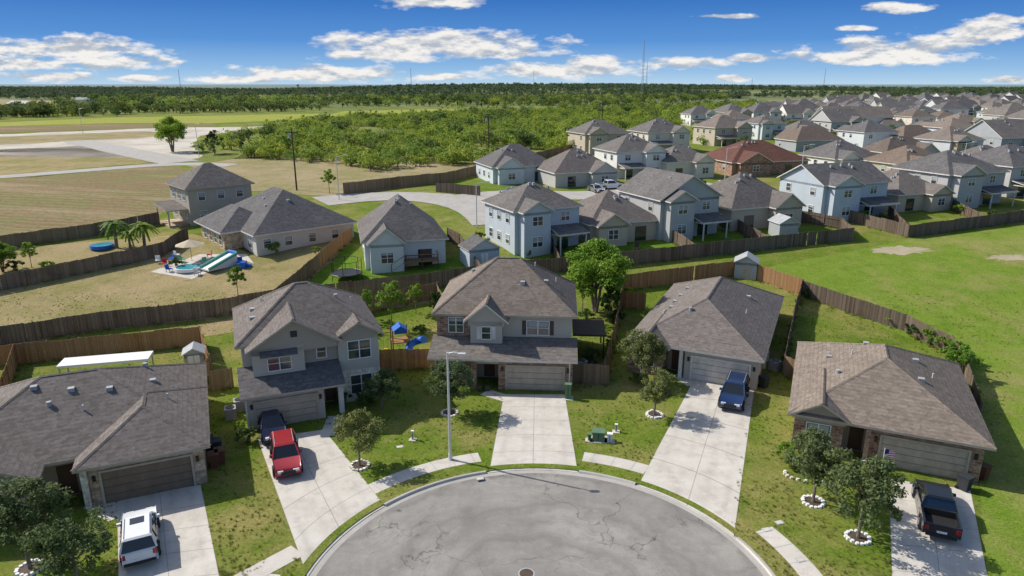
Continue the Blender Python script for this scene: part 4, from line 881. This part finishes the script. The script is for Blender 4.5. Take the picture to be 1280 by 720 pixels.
for k,(px,py) in enumerate([(205,333),(212,340),(222,322),(255,330),(262,322),(300,331),(247,344),(228,328),(268,331),(214,327),(198,329),(290,326),(478,338),(660,322),(795,312),(735,455),(748,462),(930,300),(1100,286),(470,418)]): chair(px,py,['toy_red','play_blue','frame_white','toy_green'][k%4] if k<12 else 'dark_wood',k*1.3)
x,y=G(304,334); mb=MB(); 
for k in range(9): mb.box(random.uniform(-1,0),random.uniform(-.7,.2),0,random.uniform(.2,1),random.uniform(.3,.8),random.uniform(.2,.8),'play_blue')
mb.make('covered_patio_toys',None,(x,y,T(y)))
x,y=G(128,310); mb=MB(); mb.tube((0,0,0),(0,0,.5),1.5,1.5,'play_blue',20); mb.tube((0,0,.45),(0,0,.52),1.35,1.35,'pool_water',20); mb.make('above_ground_pool',None,(x,y,T(y)))
def acunit(px,py):
    x,y=G(px,py); mb=MB(); mb.box(-.42,-.42,0,.42,.42,.9,'metal_grey'); mb.tube((0,0,.9),(0,0,.94),.34,.34,'black_metal',14)
    for k in range(9): mb.box(-.43,-.43,.1+k*.085,.43,-.425,.13+k*.085,'black_metal')
    mb.make('air_conditioner_unit',None,(x,y,gz(x,y)),.4)
acunit(289,522); acunit(968,462); acunit(300,512); acunit(727,462)
def bin_(px,py,mat):
    x,y=G(px,py); mb=MB(); mb.idx([(-.25,-.3,.05),(.25,-.3,.05),(.25,.3,.05),(-.25,.3,.05),(-.32,-.38,1.0),(.32,-.38,1.0),(.32,.38,1.0),(-.32,.38,1.0)],[(0,3,2,1),(0,1,5,4),(1,2,6,5),(2,3,7,6),(3,0,4,7)],mat); mb.box(-.35,-.42,1.0,.35,.4,1.07,mat)
    mb.tube((-.3,.3,.12),(.3,.3,.12),.12,.12,'tyre'); mb.make('wheelie_bin',None,(x,y,gz(x,y)),.5)
pl2('bin_brown',(.14,.06,.035)); pl2('bin_dark',(.04,.045,.05)); pl2('utility_green',(.12,.20,.12))
bin_(268,583,'bin_brown'); bin_(276,578,'bin_brown'); bin_(272,566,'bin_dark'); bin_(262,562,'bin_dark'); bin_(1226,598,'bin_brown'); bin_(1204,612,'bin_dark'); bin_(954,484,'bin_dark')
def ubox(px,py,w,h,mat,name='utility_box'):
    x,y=G(px,py); mb=MB(); mb.box(-w/2,-w*.4,0,w/2,w*.4,h,mat); mb.box(-w/2-.04,-w*.4-.04,h,w/2+.04,w*.4+.04,h+.06,mat); mb.box(-w/2-.2,-w*.4-.2,-.05,w/2+.2,w*.4+.2,.04,'concrete'); mb.box(-.02,-w*.4-.015,.1,.02,-w*.4,h-.05,'black_metal'); mb.make(name,None,(x,y,gz(x,y)),-.15)
ubox(710,498,.5,1.3,'utility_green'); ubox(748,551,.9,.7,'utility_green','pad_transformer'); ubox(762,553,.35,.6,'frame_white'); ubox(737,552,.25,.5,'utility_green'); ubox(516,551,.14,.7,'frame_white','utility_marker'); ubox(770,541,.16,.6,'frame_white','utility_marker')
for px,py in[(958,664),(974,655),(1000,702),(500,560),(600,600)]:
    x,y=G(px,py); mb=MB(); mb.box(-.25,-.18,0,.25,.18,.03,'metal_grey'); mb.box(-.2,-.13,.03,.2,.13,.036,'concrete'); mb.make('meter_cover',None,(x,y,gz(x,y)),.3)
n=N('flag_cloth'); u=n.coord('obj'); s_=n.add('ShaderNodeSeparateXYZ'); n.l(u,s_.inputs[0])
st=n.math('GREATER_THAN',n.math('FRACT',n.math('MULTIPLY',s_.outputs[2],7.5),0),.5); c=n.mix(st,(.7,.7,.7),(.5,.02,.03)); can=n.math('MULTIPLY',n.math('LESS_THAN',s_.outputs[0],.45),n.math('GREATER_THAN',s_.outputs[2],-.42)); n.fin(n.mix(can,c,(.01,.03,.2)),.8)
x,y=G(1100,598); mb=MB()
for i in range(8):
    a_=i*.12; b_=a_+.12; wv=lambda t:.08*math.sin(t*6); mb.face([(a_,wv(a_),-.65-.3*a_),(b_,wv(b_),-.65-.3*b_),(b_,wv(b_),-.3*b_),(a_,wv(a_),-.3*a_)],'flag_cloth')
e=empty('national_flag',(x,y,2.2),.35); mb.make('cloth',e); mb=MB(); mb.tube((0,0,-.9),(-.5,1.2,-1.4),.02,.02,'frame_white'); mb.tube((0,0,.1),(0,0,-.95),.02,.02,'frame_white'); mb.make('staff',e)
x,y=G(993,600); mb=MB()
for k in range(14): t=math.pi*(.9+k*.085); mb.tube((2.2*math.cos(t)+1.8,1.0*math.sin(t)+.6,0),(2.2*math.cos(t)+1.8,1.0*math.sin(t)+.6,.17),.15,.12,'limestone',6)
mb.make('stone_bed_edging',None,(x,y,0))
# ================================================================ LIGHT, SKY, CAMERA
az=math.atan2(-.90,.36); el=math.radians(41)
sd=Vector((math.sin(az)*math.cos(el),math.cos(az)*math.cos(el),math.sin(el)))
L=bpy.data.lights.new('sun','SUN'); L.energy=5.0; L.angle=math.radians(.5); L.color=(1,.945,.85); lo=bpy.data.objects.new('sun',L); scene.collection.objects.link(lo); lo.rotation_euler=(-sd).to_track_quat('-Z','Y').to_euler(); lo.location=(0,0,80)
w=bpy.data.worlds.new('World'); scene.world=w; w.use_nodes=True; t=w.node_tree; nd=t.nodes; nd.clear(); lk=t.links.new
out=nd.new('ShaderNodeOutputWorld'); bg=nd.new('ShaderNodeBackground'); lk(bg.outputs[0],out.inputs[0]); STR=.14; bg.inputs[1].default_value=STR
sky=nd.new('ShaderNodeTexSky'); sky.sky_type='NISHITA'; sky.sun_disc=False; sky.sun_elevation=el; sky.sun_rotation=az%(2*math.pi); sky.altitude=200; sky.dust_density=1.6
tc=nd.new('ShaderNodeTexCoord'); sp=nd.new('ShaderNodeSeparateXYZ'); lk(tc.outputs['Generated'],sp.inputs[0])
def mth(op,a,b=0,c=None):
    m=nd.new('ShaderNodeMath'); m.operation=op
    for i,v in enumerate((a,b) if c is None else (a,b,c)):
        if isinstance(v,(int,float)): m.inputs[i].default_value=v
        else: lk(v,m.inputs[i])
    return m.outputs[0]
def rmp(f,st):
    r=nd.new('ShaderNodeValToRGB'); e_=r.color_ramp.elements
    while len(e_)<len(st): e_.new(.5)
    for i,(p,c) in enumerate(st): e_[i].position=p; e_[i].color=(*(c if hasattr(c,'__len__') else (c,c,c)),1)
    lk(f,r.inputs[0]); return r.outputs[0]
def mx(f,a,b):
    m=nd.new('ShaderNodeMixRGB')
    for i,v in enumerate((f,a,b)):
        if isinstance(v,(int,float)): m.inputs[i].default_value=v
        elif isinstance(v,tuple): m.inputs[i].default_value=(*v,1)
        else: lk(v,m.inputs[i])
    return m.outputs[0]
z=sp.outputs[2]; grad=rmp(mth('MULTIPLY',z,4),[(0,(.47,.66,.83)),(.08,(.28,.50,.78)),(.22,(.105,.30,.68)),(.46,(.036,.165,.52)),(1,(.03,.14,.47))])
ay=mth('MAXIMUM',mth('ABSOLUTE',sp.outputs[1]),.05); U=mth('DIVIDE',sp.outputs[0],ay); V=mth('DIVIDE',z,ay)
cv=nd.new('ShaderNodeCombineXYZ'); lk(U,cv.inputs[0]); lk(V,cv.inputs[1])
CL=[(95,62,120,17),(150,78,80,11),(40,80,70,9),(60,96,70,8),(545,56,165,20),(470,68,80,10),(620,66,90,9),(700,88,120,13),(745,80,65,13),(860,79,62,9),(400,92,130,12),(300,99,70,6),(1130,62,120,16),(1085,72,130,10),(1230,40,75,14),(1190,52,65,11),(1110,12,46,7),(1060,36,30,4),(940,73,35,6),(545,4,75,11),(920,98,25,5),(1260,26,60,7),(170,98,50,5),(905,22,50,3),(550,96,40,5),(1270,100,40,5)]
m=None
for px,py,rx,ry in CL:
    u0=(px-640)/907; v0=(105-py)/945*1.0
    s_=nd.new('ShaderNodeVectorMath'); s_.operation='SUBTRACT'; lk(cv.outputs[0],s_.inputs[0]); s_.inputs[1].default_value=(u0,v0,0)
    q1=nd.new('ShaderNodeVectorMath'); q1.operation='MULTIPLY'; lk(s_.outputs[0],q1.inputs[0]); q1.inputs[1].default_value=(907/rx,945/ry,0)
    q2=nd.new('ShaderNodeVectorMath'); q2.operation='LENGTH'; lk(q1.outputs[0],q2.inputs[0])
    o_=mth('SUBTRACT',1.0,q2.outputs['Value']); m=o_ if m is None else mth('MAXIMUM',m,o_)
def cn(off,sc,det):
    mp=nd.new('ShaderNodeMapping'); mp.inputs['Scale'].default_value=(18,55,1); mp.inputs['Location'].default_value=(0,off,0); lk(cv.outputs[0],mp.inputs[0])
    nn=nd.new('ShaderNodeTexNoise'); nn.inputs['Scale'].default_value=sc; nn.inputs['Detail'].default_value=det; nn.inputs['Roughness'].default_value=.6; lk(mp.outputs[0],nn.inputs['Vector']); return nn.outputs['Fac']
n0=cn(0,1,8); n1=cn(.4,1,8)
den=mth('ADD',mth('MAXIMUM',m,-1),mth('MULTIPLY',mth('SUBTRACT',n0,.5),2.6)); mask=rmp(den,[(.02,0),(.5,.97)])
lit=rmp(mth('ADD',mth('MULTIPLY',mth('SUBTRACT',n0,n1),2.4),.46),[(.2,(.46,.51,.58)),(.62,(.93,.90,.86))])
low=mx(mask,grad,lit)
sc2=nd.new('ShaderNodeVectorMath'); sc2.operation='SCALE'; lk(low,sc2.inputs[0]); sc2.inputs['Scale'].default_value=1/STR
fin=mx(rmp(z,[(.14,0),(.3,1)]),sc2.outputs[0],sky.outputs[0]); lk(fin,bg.inputs[0])
cam=bpy.data.cameras.new('camera'); co=bpy.data.objects.new('camera',cam); scene.collection.objects.link(co); scene.camera=co
co.location=(0,0,HC); co.rotation_euler=(math.pi/2-TH,0,0); cam.sensor_width=36; cam.lens=36*FP/1280; cam.clip_end=30000; cam.clip_start=.5
scene.view_settings.view_transform='Standard'; scene.view_settings.look='None'; scene.view_settings.exposure=0
